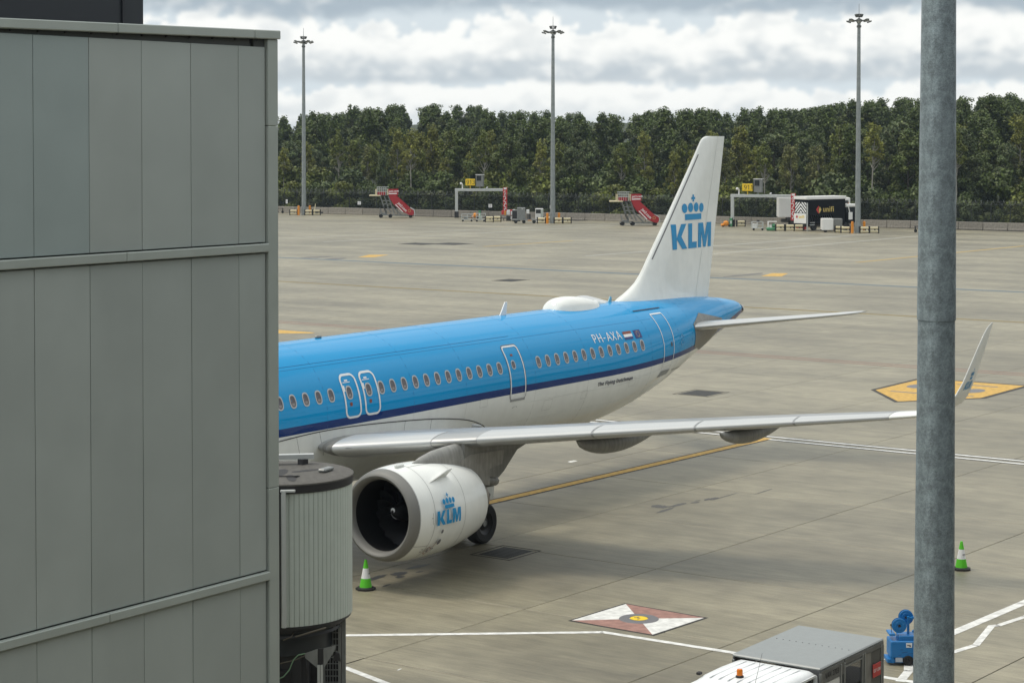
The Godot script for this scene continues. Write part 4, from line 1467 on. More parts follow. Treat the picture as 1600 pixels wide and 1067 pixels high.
	for d in [[16.5, 4.45, 0.60, 0.13], [17.2, 4.65, 0.45, 0.18], [16.9, 4.9, 0.25, 0.10], [18.2, 4.5, 0.6, 0.12], [15.9, 5.25, 0.25, 0.06], [17.7, 4.95, 0.2, 0.06]]:
		blot("fresh_oil_stain", d[0], d[1], d[2], d[3], M.stain, "black oil stain on the concrete beside the left green cone", 0.003)
	blot("pale_scuff", 35.6, -1.9, 0.38, 0.12, M.line_white, "small white scuff on the concrete behind the engine pylon", 0.004)
	blot("pale_scuff", 9.55, 10.7, 0.10, 0.03, M.line_white, "tiny white scuff on the concrete beside the boarding bridge", 0.004)


# ------------------------------------------------------------------ the panelled tower on the left
func build_tower() -> void:
	var t := thing("panelled_tower", "tall windowless grey tower clad in vertical metal panels at the left", "building")
	var zf := 18.2
	var mb := MB.new()
	mb.box(Vector3(-9.4, 6.55, zf - 2.6), Vector3(13.0, 13.10, 5.0))
	obj("wall", mb, M.panel_gap, t)
	var edges := [-15.2, -14.24, -13.28, -12.31, -11.35, -10.39, -9.43, -8.44, -7.47, -6.51, -5.55, -4.60, -3.63, -3.06]
	var levels := [[0.0, 5.21], [5.37, 10.04], [10.20, 13.05]]
	for l in 3:
		for k in edges.size() - 1:
			var a0: float = edges[k] + 0.004
			var a1: float = edges[k + 1] - 0.004
			mb = MB.new()
			mb.box(Vector3((a0 + a1) / 2, (levels[l][0] + levels[l][1]) / 2, zf - 0.05), Vector3(a1 - a0, levels[l][1] - levels[l][0], 0.06), Basis(Vector3(rng.randf_range(-1, 1), rng.randf_range(-1, 1), 0).normalized(), rng.randf_range(0.0, 0.0022)), 0.006)
			var m: Material = M["panel_%d" % rng.randi_range(0, 3)]
			if l == 2 and a1 < -6.4:
				m = M.panel_cool
			obj("wall_panel", mb, m, t)
	for z in [5.29, 10.12]:
		for seg in [[-15.2, -9.9], [-9.895, -6.25 if z < 8 else -5.9], [-6.245 if z < 8 else -5.895, -3.05]]:
			mb = MB.new()
			mb.box(Vector3((seg[0] + seg[1]) / 2, z, zf + 0.005), Vector3(seg[1] - seg[0], 0.125, 0.09), Basis(), 0.012)
			obj("band", mb, M.trim, t)
	for seg in [[0.0, 6.57], [6.575, 11.9], [11.905, 13.17]]:
		mb = MB.new()
		mb.box(Vector3(-2.93, (seg[0] + seg[1]) / 2, zf - 0.06), Vector3(0.22, seg[1] - seg[0], 0.16), Basis(), 0.01)
		obj("corner_trim", mb, M.trim, t)
	for seg in [[-15.2, -10.0], [-9.995, -6.05], [-6.045, -3.36], [-3.355, -2.80]]:
		mb = MB.new()
		mb.box(Vector3((seg[0] + seg[1]) / 2, 13.237 + 0.013 * ((seg[0] + seg[1]) / 2 + 2.8), zf - 0.14), Vector3(seg[1] - seg[0], 0.128, 0.40), Basis(Vector3.BACK, 0.013), 0.012)
		obj("coping", mb, M.trim, t)
		mb = MB.new()
		mb.box(Vector3((seg[0] + seg[1]) / 2, 13.115 + 0.013 * ((seg[0] + seg[1]) / 2 + 2.8), zf - 0.20), Vector3(minf(seg[1], -3.06) - seg[0], 0.13, 0.30) if seg[0] < -3.4 else Vector3(0.4, 0.13, 0.30), Basis(Vector3.BACK, 0.013))
		obj("coping_flashing", mb, M.panel_gap, t)
	# little clips under the coping
	for k in 20:
		mb = MB.new()
		mb.box(Vector3(-12.0 + k * 0.46, 13.155 + 0.013 * (-9.2 + k * 0.46), zf + 0.0), Vector3(0.02, 0.03, 0.03))
		obj("coping_clip", mb, M.gap, t)
	# the side that faces the aircraft
	for k in 5:
		mb = MB.new()
		mb.box(Vector3(-2.87, 6.5, zf - 0.62 - k * 0.96), Vector3(0.06, 13.0, 0.945), Basis(), 0.006)
		obj("side_panel", mb, M.panel_1, t)
	var r := thing("roof_enclosure", "dark grey plant enclosure on top of the panelled tower", "roof enclosure")
	mb = MB.new()
	mb.box(Vector3(-9.2, 14.6, 15.75), Vector3(9.2, 3.0, 3.0))
	obj("housing", mb, M.roof_box, r)
	for x in [-13.2, -10.3, -7.55, -5.0]:
		mb = MB.new()
		mb.box(Vector3(x, 14.6, 17.265), Vector3(0.05 if x > -6 else 0.24, 3.0, 0.03), Basis(), 0.006)
		obj("cladding_rib", mb, M.roof_box_rib, r)


# ------------------------------------------------------------------ boarding bridge cab
func build_bridge() -> void:
	var C := Vector3(6.36, 0, 10.1)
	var b := thing("boarding_bridge", "pale ribbed round cab of a boarding bridge beside the tower edge", "boarding bridge", C)
	var R := 1.46
	var slat := MB.new()
	var w := 0.104
	var prof := [Vector2(-w / 2 + 0.002, -0.010), Vector2(-w / 2 + 0.007, 0.0), Vector2(0, 0.003), Vector2(w / 2 - 0.007, 0.0), Vector2(w / 2 - 0.002, -0.010)]
	for k in 4:
		var p0: Vector2 = prof[k]
		var p1: Vector2 = prof[k + 1]
		slat.quad(Vector3(p0.x, 1.84, p0.y), Vector3(p0.x, 4.56, p0.y), Vector3(p1.x, 4.56, p1.y), Vector3(p1.x, 1.84, p1.y))
	for y in [1.84, 4.56]:
		slat.quad(Vector3(-w / 2 + 0.004, y, -0.016), Vector3(0, y, 0.006), Vector3(w / 2 - 0.004, y, -0.016), Vector3(0, y, -0.03))
	var sm := slat.mesh()
	var inner := MB.new()
	inner.lathe([Vector2(R - 0.03, 1.86), Vector2(R - 0.03, 4.6)], Transform3D(), 48)
	obj("curtain_backing", inner, M.dark_steel, b)
	# direction towards the windows is about (-0.82, 0.57); the curtain goes most of the way round
	var n := 66
	for k in n:
		var a := atan2(0.57, -0.82) + (k - n / 2.0 + 0.5) * (w / R)
		var o := obj("curtain_slat", sm, M.slat_pale, b)
		o.position = Vector3(cos(a) * R, 0, sin(a) * R)
		o.rotation.y = PI / 2 - a
	var mb := MB.new()
	mb.lathe([Vector2(R - 0.05, 4.53), Vector2(R + 0.02, 4.55), Vector2(R + 0.025, 4.70), Vector2(R - 0.1, 4.71)], Transform3D(), 64)
	obj("head_ring", mb, M.black_rubber, b)
	mb = MB.new()
	mb.lathe([Vector2(0.001, 4.77), Vector2(1.2, 4.765), Vector2(R - 0.02, 4.755), Vector2(R + 0.035, 4.735), Vector2(R + 0.035, 4.705), Vector2(R - 0.1, 4.70)], Transform3D(), 64)
	var roof := obj("cab_roof", mb, M.felt, b)
	mb = MB.new()
	mb.box(Vector3(0.53, 4.81, 0.75), Vector3(0.42, 0.07, 0.16), Basis(Vector3.UP, 0.2), 0.02)
	obj("roof_hatch", mb, M.grey_steel, roof)
	mb = MB.new()
	mb.tube(PackedVector3Array([Vector3(-0.7, 4.785, 0.2), Vector3(-0.45, 4.79, 0.65), Vector3(-0.30, 4.785, 0.75)]), 0.012, 0.012, 5)
	mb.box(Vector3(-0.7, 4.79, 0.2), Vector3(0.06, 0.04, 0.06))
	mb.box(Vector3(-0.38, 4.79, 0.73), Vector3(0.06, 0.03, 0.05))
	obj("roof_cable", mb, M.black_rubber, roof)
	mb = MB.new()
	var sh := [[-0.2, 0.1, 0.5, 0.16, 0.5], [0.35, 0.35, 0.35, 0.10, -0.3], [0.1, -0.45, 0.6, 0.12, 0.4], [-0.5, 0.7, 0.4, 0.1, 0.8]]
	for s in sh:
		mb.lathe([Vector2(0.001, 0.0), Vector2(1.0, -0.001)], Transform3D(Basis(Vector3.UP, s[4]) * Basis.from_scale(Vector3(s[2], 1, s[3])), Vector3(s[0], 4.772, s[1])), 14)
	obj("water_stain", mb, M.black_rubber, roof)
	# rail over the roof's back
	mb = MB.new()
	mb.bar(Vector3(-0.9, 4.93, -2.2), Vector3(1.15, 4.93, -0.12), 0.16, 0.10)
	obj("roof_rail", mb, M.pale_steel, b)
	mb = MB.new()
	mb.box(Vector3(0.95, 4.82, -0.25), Vector3(0.2, 0.13, 0.12))
	mb.box(Vector3(-0.3, 4.99, -1.5), Vector3(0.12, 0.08, 0.12))
	obj("rail_bracket", mb, M.dark_steel, b)
	# guide post at the curtain's end
	mb = MB.new()
	mb.box(Vector3(-1.13, 3.24, 1.05), Vector3(0.09, 2.78, 0.05), Basis(Vector3.UP, VIEW_TURN), 0.01)
	mb.box(Vector3(-1.06, 4.62, 1.10), Vector3(0.3, 0.05, 0.1), Basis(Vector3.UP, VIEW_TURN), 0.01)
	obj("guide_post", mb, M.pale_steel, b)
	mb = MB.new()
	mb.box(Vector3(-1.17, 3.2, 0.97), Vector3(0.05, 2.7, 0.03), Basis(Vector3.UP, VIEW_TURN))
	obj("guide_gap", mb, M.black_rubber, b)
	# floor, drum and carriage below
	mb = MB.new()
	mb.lathe([Vector2(0.001, 1.84), Vector2(R - 0.02, 1.84), Vector2(R - 0.02, 1.78), Vector2(0.001, 1.78)], Transform3D(), 48)
	mb.lathe([Vector2(1.28, 1.77), Vector2(1.28, 1.66), Vector2(1.18, 1.64)], Transform3D(), 40)
	mb.lathe([Vector2(1.22, 1.61), Vector2(1.24, 1.55), Vector2(1.16, 1.54)], Transform3D(), 40)
	obj("floor_ring", mb, M.dark_steel, b)
	mb = MB.new()
	mb.lathe([Vector2(1.05, 1.77), Vector2(1.05, 1.15), Vector2(0.001, 1.15)], Transform3D(), 36)
	obj("slewing_drum", mb, mat("drum_grey", 0.035, 0.04, 0.045, 0.4, 0.4), b)
	mb = MB.new()
	mb.box(Vector3(-0.1, 0.75, -0.1), Vector3(1.5, 0.7, 1.5), Basis(Vector3.UP, VIEW_TURN), 0.03)
	mb.box(Vector3(-0.55, 0.4, 0.5), Vector3(0.34, 0.8, 0.3), Basis(Vector3.UP, VIEW_TURN), 0.02)
	obj("carriage", mb, M.black_rubber, b)
	mb = MB.new()
	mb.box(Vector3(-0.45, 0.55, 0.65), Vector3(0.42, 1.2, 0.12), Basis(Vector3.UP, VIEW_TURN), 0.02)
	obj("column_cover", mb, M.dark_steel, b)
	# ladder cage with open bars
	mb = MB.new()
	var bb := Basis(Vector3.UP, VIEW_TURN)
	var cc := Vector3(0.52, 0, 0.90)
	for x in [-0.16, 0.17, 0.26]:
		mb.box(cc + bb * Vector3(x, 0.9, 0.0), Vector3(0.06 if x < 0.2 else 0.08, 1.8, 0.05), bb)
	for x in [-0.09, -0.03, 0.03, 0.09]:
		mb.box(cc + bb * Vector3(x, 0.9, 0), Vector3(0.014, 1.78, 0.014), bb)
	for k in 14:
		mb.box(cc + bb * Vector3(0.0, 0.1 + k * 0.13, 0), Vector3(0.3, 0.014, 0.018), bb)
	obj("ladder_cage", mb, M.grey_steel, b)
	mb = MB.new()
	mb.box(cc + bb * Vector3(-0.02, 0.86, -0.16), Vector3(0.46, 1.72, 0.2), bb, 0.02)
	mb.box(cc + bb * Vector3(-0.5, 0.75, -0.1), Vector3(0.6, 1.5, 0.4), bb, 0.04)
	obj("switchgear_box", mb, M.black_rubber, b)
	# two pointed buffer plates with a black pad between, on a pale post
	var pf := Transform3D(bb, Vector3(-0.80, 0, 1.68))
	mb = MB.new()
	mb.prism(PackedVector2Array([Vector2(-0.27, 1.36), Vector2(-0.02, 1.45), Vector2(-0.02, 1.06), Vector2(-0.27, 1.27)]), pf, 0.02)
	obj("buffer_plate", mb, M.grey_steel, b)
	mb = MB.new()
	mb.prism(PackedVector2Array([Vector2(0.10, 1.46), Vector2(0.34, 1.52), Vector2(0.33, 1.43), Vector2(0.11, 1.07)]), pf, 0.02)
	obj("buffer_plate", mb, M.grey_steel, b)
	mb = MB.new()
	mb.prism(PackedVector2Array([Vector2(-0.01, 1.46), Vector2(0.09, 1.46), Vector2(0.09, 1.15), Vector2(-0.01, 1.15)]), pf, 0.04)
	mb.prism(PackedVector2Array([Vector2(0.27, 1.22), Vector2(0.35, 1.40), Vector2(0.42, 1.36), Vector2(0.45, 1.2)]), pf, 0.03)
	obj("buffer_pad", mb, M.black_rubber, b)
	mb = MB.new()
	mb.box(pf * Vector3(0.0, 0.55, 0), Vector3(0.05, 1.15, 0.04), bb)
	mb.box(pf * Vector3(0.06, 0.55, 0), Vector3(0.045, 1.15, 0.04), bb)
	obj("buffer_post", mb, M.pale_steel, b)
	# cables
	mb = MB.new()
	mb.tube(PackedVector3Array([pf * Vector3(-0.28, 1.33, -0.1), pf * Vector3(-0.42, 1.30, -0.1), pf * Vector3(-0.52, 1.2, -0.1), pf * Vector3(-0.60, 1.0, -0.1), pf * Vector3(-0.72, 0.86, -0.1), pf * Vector3(-0.85, 0.8, -0.1)]), 0.014, 0.014, 6)
	obj("hose", mb, M.green_hose, b)
	mb = MB.new()
	mb.tube(PackedVector3Array([pf * Vector3(-0.28, 1.28, -0.15), pf * Vector3(-0.5, 1.18, -0.15), pf * Vector3(-0.8, 1.1, -0.2)]), 0.012, 0.012, 5)
	mb.tube(PackedVector3Array([pf * Vector3(-0.75, 1.55, -0.3), pf * Vector3(-0.58, 1.62, -0.3), pf * Vector3(-0.55, 1.68, -0.4), pf * Vector3(-0.7, 1.70, -0.5)]), 0.014, 0.014, 5)
	mb.tube(PackedVector3Array([pf * Vector3(-0.5, 1.62, -0.3), pf * Vector3(-0.2, 1.70, -0.35), pf * Vector3(0.1, 1.76, -0.5)]), 0.02, 0.02, 5)
	obj("cable", mb, mat("cable_tan", 0.11, 0.095, 0.07, 0.6), b)
	# the tunnel that runs back to the terminal
	mb = MB.new()
	mb.box(Vector3(-6.5, 3.3, -0.35), Vector3(9.6, 2.5, 1.9), Basis(Vector3.UP, 0.0), 0.05)
	obj("tunnel", mb, M.slat_pale, b)
	mb = MB.new()
	mb.box(Vector3(-4.0, 1.1, -0.4), Vector3(0.5, 2.0, 0.5))
	obj("tunnel_support", mb, M.grey_steel, b)


func build_lamp_column() -> void:
	var c := thing("lamp_column", "thick galvanised steel column standing close at the right", "lamp column", Vector3(-2.93, 0, 28.6))
	var mb := MB.new()
	for part in [[0.0, 9.66, 0.268, 0.2155], [9.60, 19.0, 0.2255, 0.160]]:
		var y0: float = part[0]
		var y1: float = part[1]
		var prof := [Vector2(part[2], y0), Vector2(part[3], y1)]
		if y0 > 1:
			prof = [Vector2(0.19, y0 + 0.02), Vector2(float(part[2]) - 0.004, y0)] + prof
			prof[2].y += 0.006
		mb.lathe(prof, Transform3D(), 40)
		# the long weld seam
		mb.bar(Vector3(float(part[2]) * 0.80, y0, float(part[2]) * 0.60), Vector3(float(part[3]) * 0.80, y1, float(part[3]) * 0.60), 0.018, 0.018)
		obj("lower_shaft" if part[0] == 0.0 else "upper_shaft", mb, M.galvanised, c)
		mb = MB.new()
	mb.box(Vector3(0, 0.02, 0), Vector3(0.8, 0.04, 0.8), Basis(), 0.01)
	obj("base_plate", mb, M.galvanised, c)


func build_cones() -> void:
	var c := thing("traffic_cone", "green and white traffic cone in front of the engine", "traffic cone", Vector3(15.22, 0, 5.1), 0.3, "green traffic cones")
	var mb := MB.new()
	var foot := PackedVector2Array()
	for k in 8:
		var a := TAU * (k + 0.5) / 8
		foot.append(Vector2(cos(a), sin(a)) * 0.265)
	mb.prism(foot, Transform3D(Basis(Vector3.RIGHT, PI / 2), Vector3(0, 0.025, 0)), 0.05)
	mb.lathe([Vector2(0.2, 0.05), Vector2(0.17, 0.075)], Transform3D(), 24)
	obj("base", mb, M.black_rubber, c)
	var r := func(y: float) -> float: return lerpf(0.165, 0.035, (y - 0.06) / 0.70)
	for s in [["lower_band", 0.06, 0.30, "cone_green"], ["white_sleeve", 0.30, 0.56, "marking_white"], ["upper_band", 0.56, 0.77, "cone_green"]]:
		mb = MB.new()
		mb.lathe([Vector2(r.call(s[1]), s[1]), Vector2(r.call(s[2]), s[2])] + ([Vector2(0.02, 0.78), Vector2(0.001, 0.78)] if s[0] == "upper_band" else []), Transform3D(), 24)
		obj(s[0], mb, M[s[3]], c)
	mb = MB.new()
	mb.box(Vector3(-0.02, 0.43, 0.108), Vector3(0.09, 0.022, 0.01), Basis(Vector3.RIGHT, -0.18))
	obj("sleeve_print", mb, M.mark_grey, c)
	dup(c, "traffic_cone", "green and white traffic cone to the right of the lamp column", Vector3(26.46, 0, 16.8), -0.4)


# ------------------------------------------------------------------ utility van
func build_van() -> void:
	var v := thing("utility_van", "white cab utility van with a grey box body, seen from above", "van")
	var zc := 21.25
	var mb := MB.new()
	# body box: roof, fascia and side frame
	mb.box(Vector3(8.47, 2.275, zc), Vector3(2.66, 0.05, 1.80), Basis(), 0.02)
	obj("box_roof", mb, M.van_grey, v)
	mb = MB.new()
	for k in 12:
		mb.lathe([Vector2(0.001, 0.006), Vector2(0.012, 0.004), Vector2(0.014, 0.0)], Transform3D(Basis(), Vector3(8.62, 2.30, zc - 0.75 + k * 0.135)), 8)
	obj("roof_rivet", mb, M.dark_steel, v)
	for sd in [1.0, -1.0]:
		var z: float = zc + 0.88 * float(sd)
		mb = MB.new()
		mb.box(Vector3(7.64, 2.12, z), Vector3(0.96, 0.25, 0.03), Basis(), 0.008)
		mb.box(Vector3(8.97, 2.20, z), Vector3(1.66, 0.10, 0.03), Basis(), 0.008)
		obj("side_fascia", mb, M.van_side, v)
		mb = MB.new()
		for x in [7.18, 7.98, 8.12, 8.88, 8.98, 9.70, 9.77]:
			mb = MB.new()
			mb.box(Vector3(x, 1.45, z), Vector3(0.05, 1.5, 0.05), Basis(), 0.006)
			obj("side_post", mb, M.grey_steel, v)
		for y in [1.42, 2.12]:
			mb = MB.new()
			mb.box(Vector3(8.5, y, z - 0.003 * float(sd)), Vector3(0.72, 0.04, 0.04))
			obj("side_rail", mb, M.grey_steel, v)
		mb = MB.new()
		mb.box(Vector3(7.58, 1.55, z - 0.01 * float(sd)), Vector3(0.74, 0.86, 0.02))
		obj("side_panel", mb, M.white_paint, v)
		mb = MB.new()
		for k in 24:
			mb.box(Vector3(8.5, 1.46 + k * 0.027, z - 0.012 * float(sd)), Vector3(0.70, 0.006, 0.006))
		for k in 24:
			mb.box(Vector3(8.16 + k * 0.03, 1.77, z - 0.016 * float(sd)), Vector3(0.006, 0.66, 0.006))
		obj("mesh_gate", mb, M.dark_steel, v)
		mb = MB.new()
		mb.box(Vector3(9.34, 1.50, z - 0.012 * float(sd)), Vector3(0.66, 1.30, 0.018))
		for k in 18:
			mb.box(Vector3(9.30 + k * 0.02, 1.5, z), Vector3(0.007, 1.28, 0.008))
		obj("rear_side_panel", mb, M.primer_grey, v)
	var zs := zc + 0.88
	obj("fleet_number", fall_on(scaled(letters("VAN 2703"), Vector2(0.088, 0.10), Vector2(7.33, 2.07)), flat_map(Transform3D(Basis(), Vector3(0, 0, zs + 0.0185))), 1.0), M.black_rubber, v)
	mb = MB.new()
	mb.box(Vector3(9.46, 1.78, zs + 0.03), Vector3(0.34, 0.25, 0.012), Basis(), 0.004)
	var pl := obj("red_plate", mb, M.bright_red, v)
	obj("plate_lettering", fall_on(scaled(letters("CAT 1 LOW"), Vector2(0.043, 0.062), Vector2(9.31, 1.75)), flat_map(Transform3D(Basis(), Vector3(0, 0, zs + 0.0375))), 1.0), M.marking_white, pl)
	mb = MB.new()
	mb.box(Vector3(8.47, 1.25, zc), Vector3(2.5, 0.9, 1.70))
	obj("load_floor", mb, M.dark_steel, v)
	# cab
	mb = MB.new()
	var rows := []
	var zr := 0.80
	for s in [[7.16, 2.215, 0.78], [7.10, 2.235, 0.80], [6.5, 2.25, 0.80], [5.9, 2.245, 0.79], [5.5, 2.215, 0.76], [5.32, 2.17, 0.74], [5.28, 2.11, 0.73]]:
		var row := PackedVector3Array()
		for j in 25:
			var u := j / 12.0 - 1.0
			var e := maxf(0.0, absf(u) - 0.80) / 0.20
			row.append(Vector3(s[0], float(s[1]) - 0.10 * e * e, zc + float(s[2]) * (u if absf(u) < 0.8 else signf(u) * (0.8 + 0.2 * sin(e * PI / 2)))))
		rows.append(row)
	mb.grid(rows)
	var cr := obj("cab_roof", mb, M.van_white, v)
	for k in 7:
		mb = MB.new()
		mb.box(Vector3(6.35, 2.2495, zc - 0.54 + k * 0.18), Vector3(1.35, 0.014, 0.035), Basis(), 0.006)
		obj("roof_rib", mb, M.van_white, cr)
	mb = MB.new()
	mb.lathe([Vector2(0.075, 0.0), Vector2(0.07, 0.03), Vector2(0.055, 0.04)], Transform3D(Basis(), Vector3(5.98, 2.245, zc - 0.10)), 20)
	obj("beacon_base", mb, M.black_rubber, v)
	mb = MB.new()
	mb.lathe([Vector2(0.055, 0.04), Vector2(0.054, 0.12), Vector2(0.046, 0.145), Vector2(0.001, 0.15)], Transform3D(Basis(), Vector3(5.98, 2.245, zc - 0.10)), 20)
	obj("beacon_lens", mb, M.amber, v)
	mb = MB.new()
	mb.box(Vector3(5.74, 2.265, zc - 0.78), Vector3(0.1, 0.05, 0.08), Basis(), 0.012)
	obj("roof_aerial_foot", mb, M.black_rubber, v)
	mb = MB.new()
	mb.tube(PackedVector3Array([Vector3(5.72, 2.24, zc + 0.34), Vector3(6.25, 2.66, zc + 0.20)]), 0.004, 0.003, 5)
	obj("aerial", mb, M.black_rubber, v)
	mb = MB.new()
	mb.box(Vector3(6.2, 1.25, zc), Vector3(1.9, 0.75, 1.62), Basis(), 0.05)
	for sd in [1.0, -1.0]:
		mb.bar(Vector3(7.12, 1.55, zc + 0.80 * float(sd)), Vector3(7.14, 2.15, zc + 0.775 * float(sd)), 0.10, 0.04)
		mb.bar(Vector3(5.12, 1.6, zc + 0.78 * float(sd)), Vector3(5.34, 2.13, zc + 0.74 * float(sd)), 0.06, 0.04)
		mb.bar(Vector3(6.3, 1.6, zc + 0.80 * float(sd)), Vector3(6.32, 2.14, zc + 0.775 * float(sd)), 0.06, 0.04)
		mb.bar(Vector3(5.3, 2.13, zc + 0.765 * float(sd)), Vector3(7.15, 2.15, zc + 0.785 * float(sd)), 0.05, 0.04)
	obj("cab_body", mb, M.van_white, v)
	mb = MB.new()
	mb.quad(Vector3(5.13, 1.58, zc - 0.74), Vector3(5.13, 1.58, zc + 0.74), Vector3(5.30, 2.11, zc + 0.70), Vector3(5.30, 2.11, zc - 0.70))
	obj("windscreen", mb, M.glass_dark, v)
	for sd in [1.0, -1.0]:
		mb = MB.new()
		mb.quad(Vector3(5.2, 1.6, zc + 0.79 * float(sd)), Vector3(7.1, 1.6, zc + 0.79 * float(sd)), Vector3(7.1, 2.12, zc + 0.768 * float(sd)), Vector3(5.36, 2.12, zc + 0.748 * float(sd)))
		obj("side_window", mb, M.glass_dark, v)
	mb = MB.new()
	mb.box(Vector3(4.65, 1.2, zc), Vector3(1.1, 0.6, 1.5), Basis(), 0.08)
	obj("bonnet", mb, M.van_white, v)
	for x in [4.7, 8.6]:
		for sd in [1.0, -1.0]:
			wheel(v, Vector3(x, 0.38, zc + 0.72 * float(sd)), 0.38, 0.22)


func build_cart() -> void:
	var c := thing("reel_cart", "small blue wheeled cart carrying two round cable reels beside the lamp column", "cart", Vector3(16.55, 0, 19.62), VIEW_TURN)
	var mb := MB.new()
	mb.box(Vector3(0.05, 0.36, 0), Vector3(0.92, 0.38, 0.5), Basis(), 0.02)
	mb.box(Vector3(0.12, 0.60, 0), Vector3(0.66, 0.12, 0.4), Basis(), 0.015)
	mb.box(Vector3(-0.36, 0.68, 0.0), Vector3(0.14, 0.05, 0.4), Basis(), 0.01)
	obj("body", mb, M.blue_cart, c)
	mb = MB.new()
	mb.box(Vector3(0.0, 0.10, 0), Vector3(0.95, 0.09, 0.44), Basis(), 0.01)
	mb.box(Vector3(-0.36, 0.13, 0.22), Vector3(0.05, 0.14, 0.05))
	obj("chassis", mb, M.blue_cart, c)
	mb = MB.new()
	mb.box(Vector3(-0.22, 0.13, 0.235), Vector3(0.16, 0.10, 0.012))
	obj("pale_panel", mb, mat("pale_blue_panel", 0.45, 0.5, 0.58, 0.4), c)
	mb = MB.new()
	mb.box(Vector3(0.0, 0.46, 0.256), Vector3(0.13, 0.10, 0.008))
	var pl := obj("label_plate", mb, M.marking_white, c)
	mb = MB.new()
	mb.box(Vector3(-0.01, 0.46, 0.262), Vector3(0.07, 0.025, 0.004))
	mb.box(Vector3(0.02, 0.445, 0.262), Vector3(0.04, 0.03, 0.005))
	obj("label_print", mb, M.mark_grey, pl)
	mb = MB.new()
	for q in [[-0.1, 0.3], [-0.16, 0.36], [0.02, 0.27], [-0.2, 0.24]]:
		mb.box(Vector3(q[0], q[1], 0.2515), Vector3(rng.randf_range(0.06, 0.16), 0.006, 0.004), Basis(Vector3.BACK, rng.randf_range(-0.2, 0.2)))
	obj("scratches", mb, M.mark_navy, c)
	for q in [[-0.20, 0.87, 0.10], [0.0, 1.0, -0.14]]:
		mb = MB.new()
		mb.lathe([Vector2(0.001, -0.05), Vector2(0.155, -0.05), Vector2(0.165, -0.04), Vector2(0.165, -0.03), Vector2(0.13, -0.03), Vector2(0.13, 0.03), Vector2(0.165, 0.03), Vector2(0.165, 0.04), Vector2(0.155, 0.05), Vector2(0.10, 0.05), Vector2(0.095, 0.06), Vector2(0.06, 0.06), Vector2(0.05, 0.05), Vector2(0.001, 0.055)], Transform3D(Basis(Vector3.RIGHT, PI / 2), Vector3(q[0], q[1], q[2])), 32)
		var re := obj("cable_reel", mb, M.blue_cart, c)
		mb = MB.new()
		mb.lathe([Vector2(0.134, -0.028), Vector2(0.15, 0.0), Vector2(0.134, 0.028)], Transform3D(Basis(Vector3.RIGHT, PI / 2), Vector3(q[0], q[1], q[2])), 24)
		mb.lathe([Vector2(0.001, 0.066), Vector2(0.03, 0.066), Vector2(0.032, 0.05)], Transform3D(Basis(Vector3.RIGHT, PI / 2), Vector3(q[0], q[1], q[2])), 14)
		obj("wound_cable", mb, M.black_rubber, re)
	mb = MB.new()
	for x in [0.02, 0.30]:
		mb.box(Vector3(x, 0.84, 0.02), Vector3(0.05, 0.42, 0.06))
	mb.bar(Vector3(0.05, 1.0, 0.0), Vector3(0.5, 1.08, 0), 0.05)
	mb.bar(Vector3(0.1, 0.72, 0.1), Vector3(0.44, 0.95, 0.1), 0.05)
	obj("reel_frame", mb, M.blue_cart, c)
	mb = MB.new()
	mb.tube(PackedVector3Array([Vector3(-0.38, 0.86, 0.1), Vector3(-0.37, 0.78, 0.1), Vector3(-0.35, 0.62, 0.1)]), 0.007, 0.007, 6)
	mb.box(Vector3(-0.38, 0.88, 0.1), Vector3(0.03, 0.04, 0.03))
	obj("cable_end", mb, mat("cable_olive", 0.12, 0.11, 0.05, 0.6), c)
	for q in [[-0.02, 0.24], [0.45, 0.24], [-0.02, -0.24], [0.45, -0.24]]:
		wheel(c, Vector3(q[0], 0.115, q[1]), 0.115, 0.08)


func build_terminal() -> void:
	# the terminal that the photograph was taken from: its glazed front stands just behind the window
	var t := thing("terminal_building", "grey terminal building with a glazed front facing the apron", "building")
	var mb := MB.new()
	mb.box(Vector3(-25, 8.0, 45.0), Vector3(150, 16.0, 12.4), Basis(), 0.05)
	obj("wall", mb, M.terminal_grey, t)
	mb = MB.new()
	mb.box(Vector3(-25, 16.2, 44.8), Vector3(151, 0.5, 13.2), Basis(), 0.05)
	obj("roof", mb, M.roof_box, t)
	for k in 50:
		mb = MB.new()
		mb.box(Vector3(-98.5 + k * 3.0, 10.5, 38.77), Vector3(2.85, 8.0, 0.04))
		obj("window", mb, M.glass_dark, t)


# ------------------------------------------------------------------ far side of the apron
func fence_a(b: float) -> float:
	return 215.5 + 0.075 * (b + 120.0)


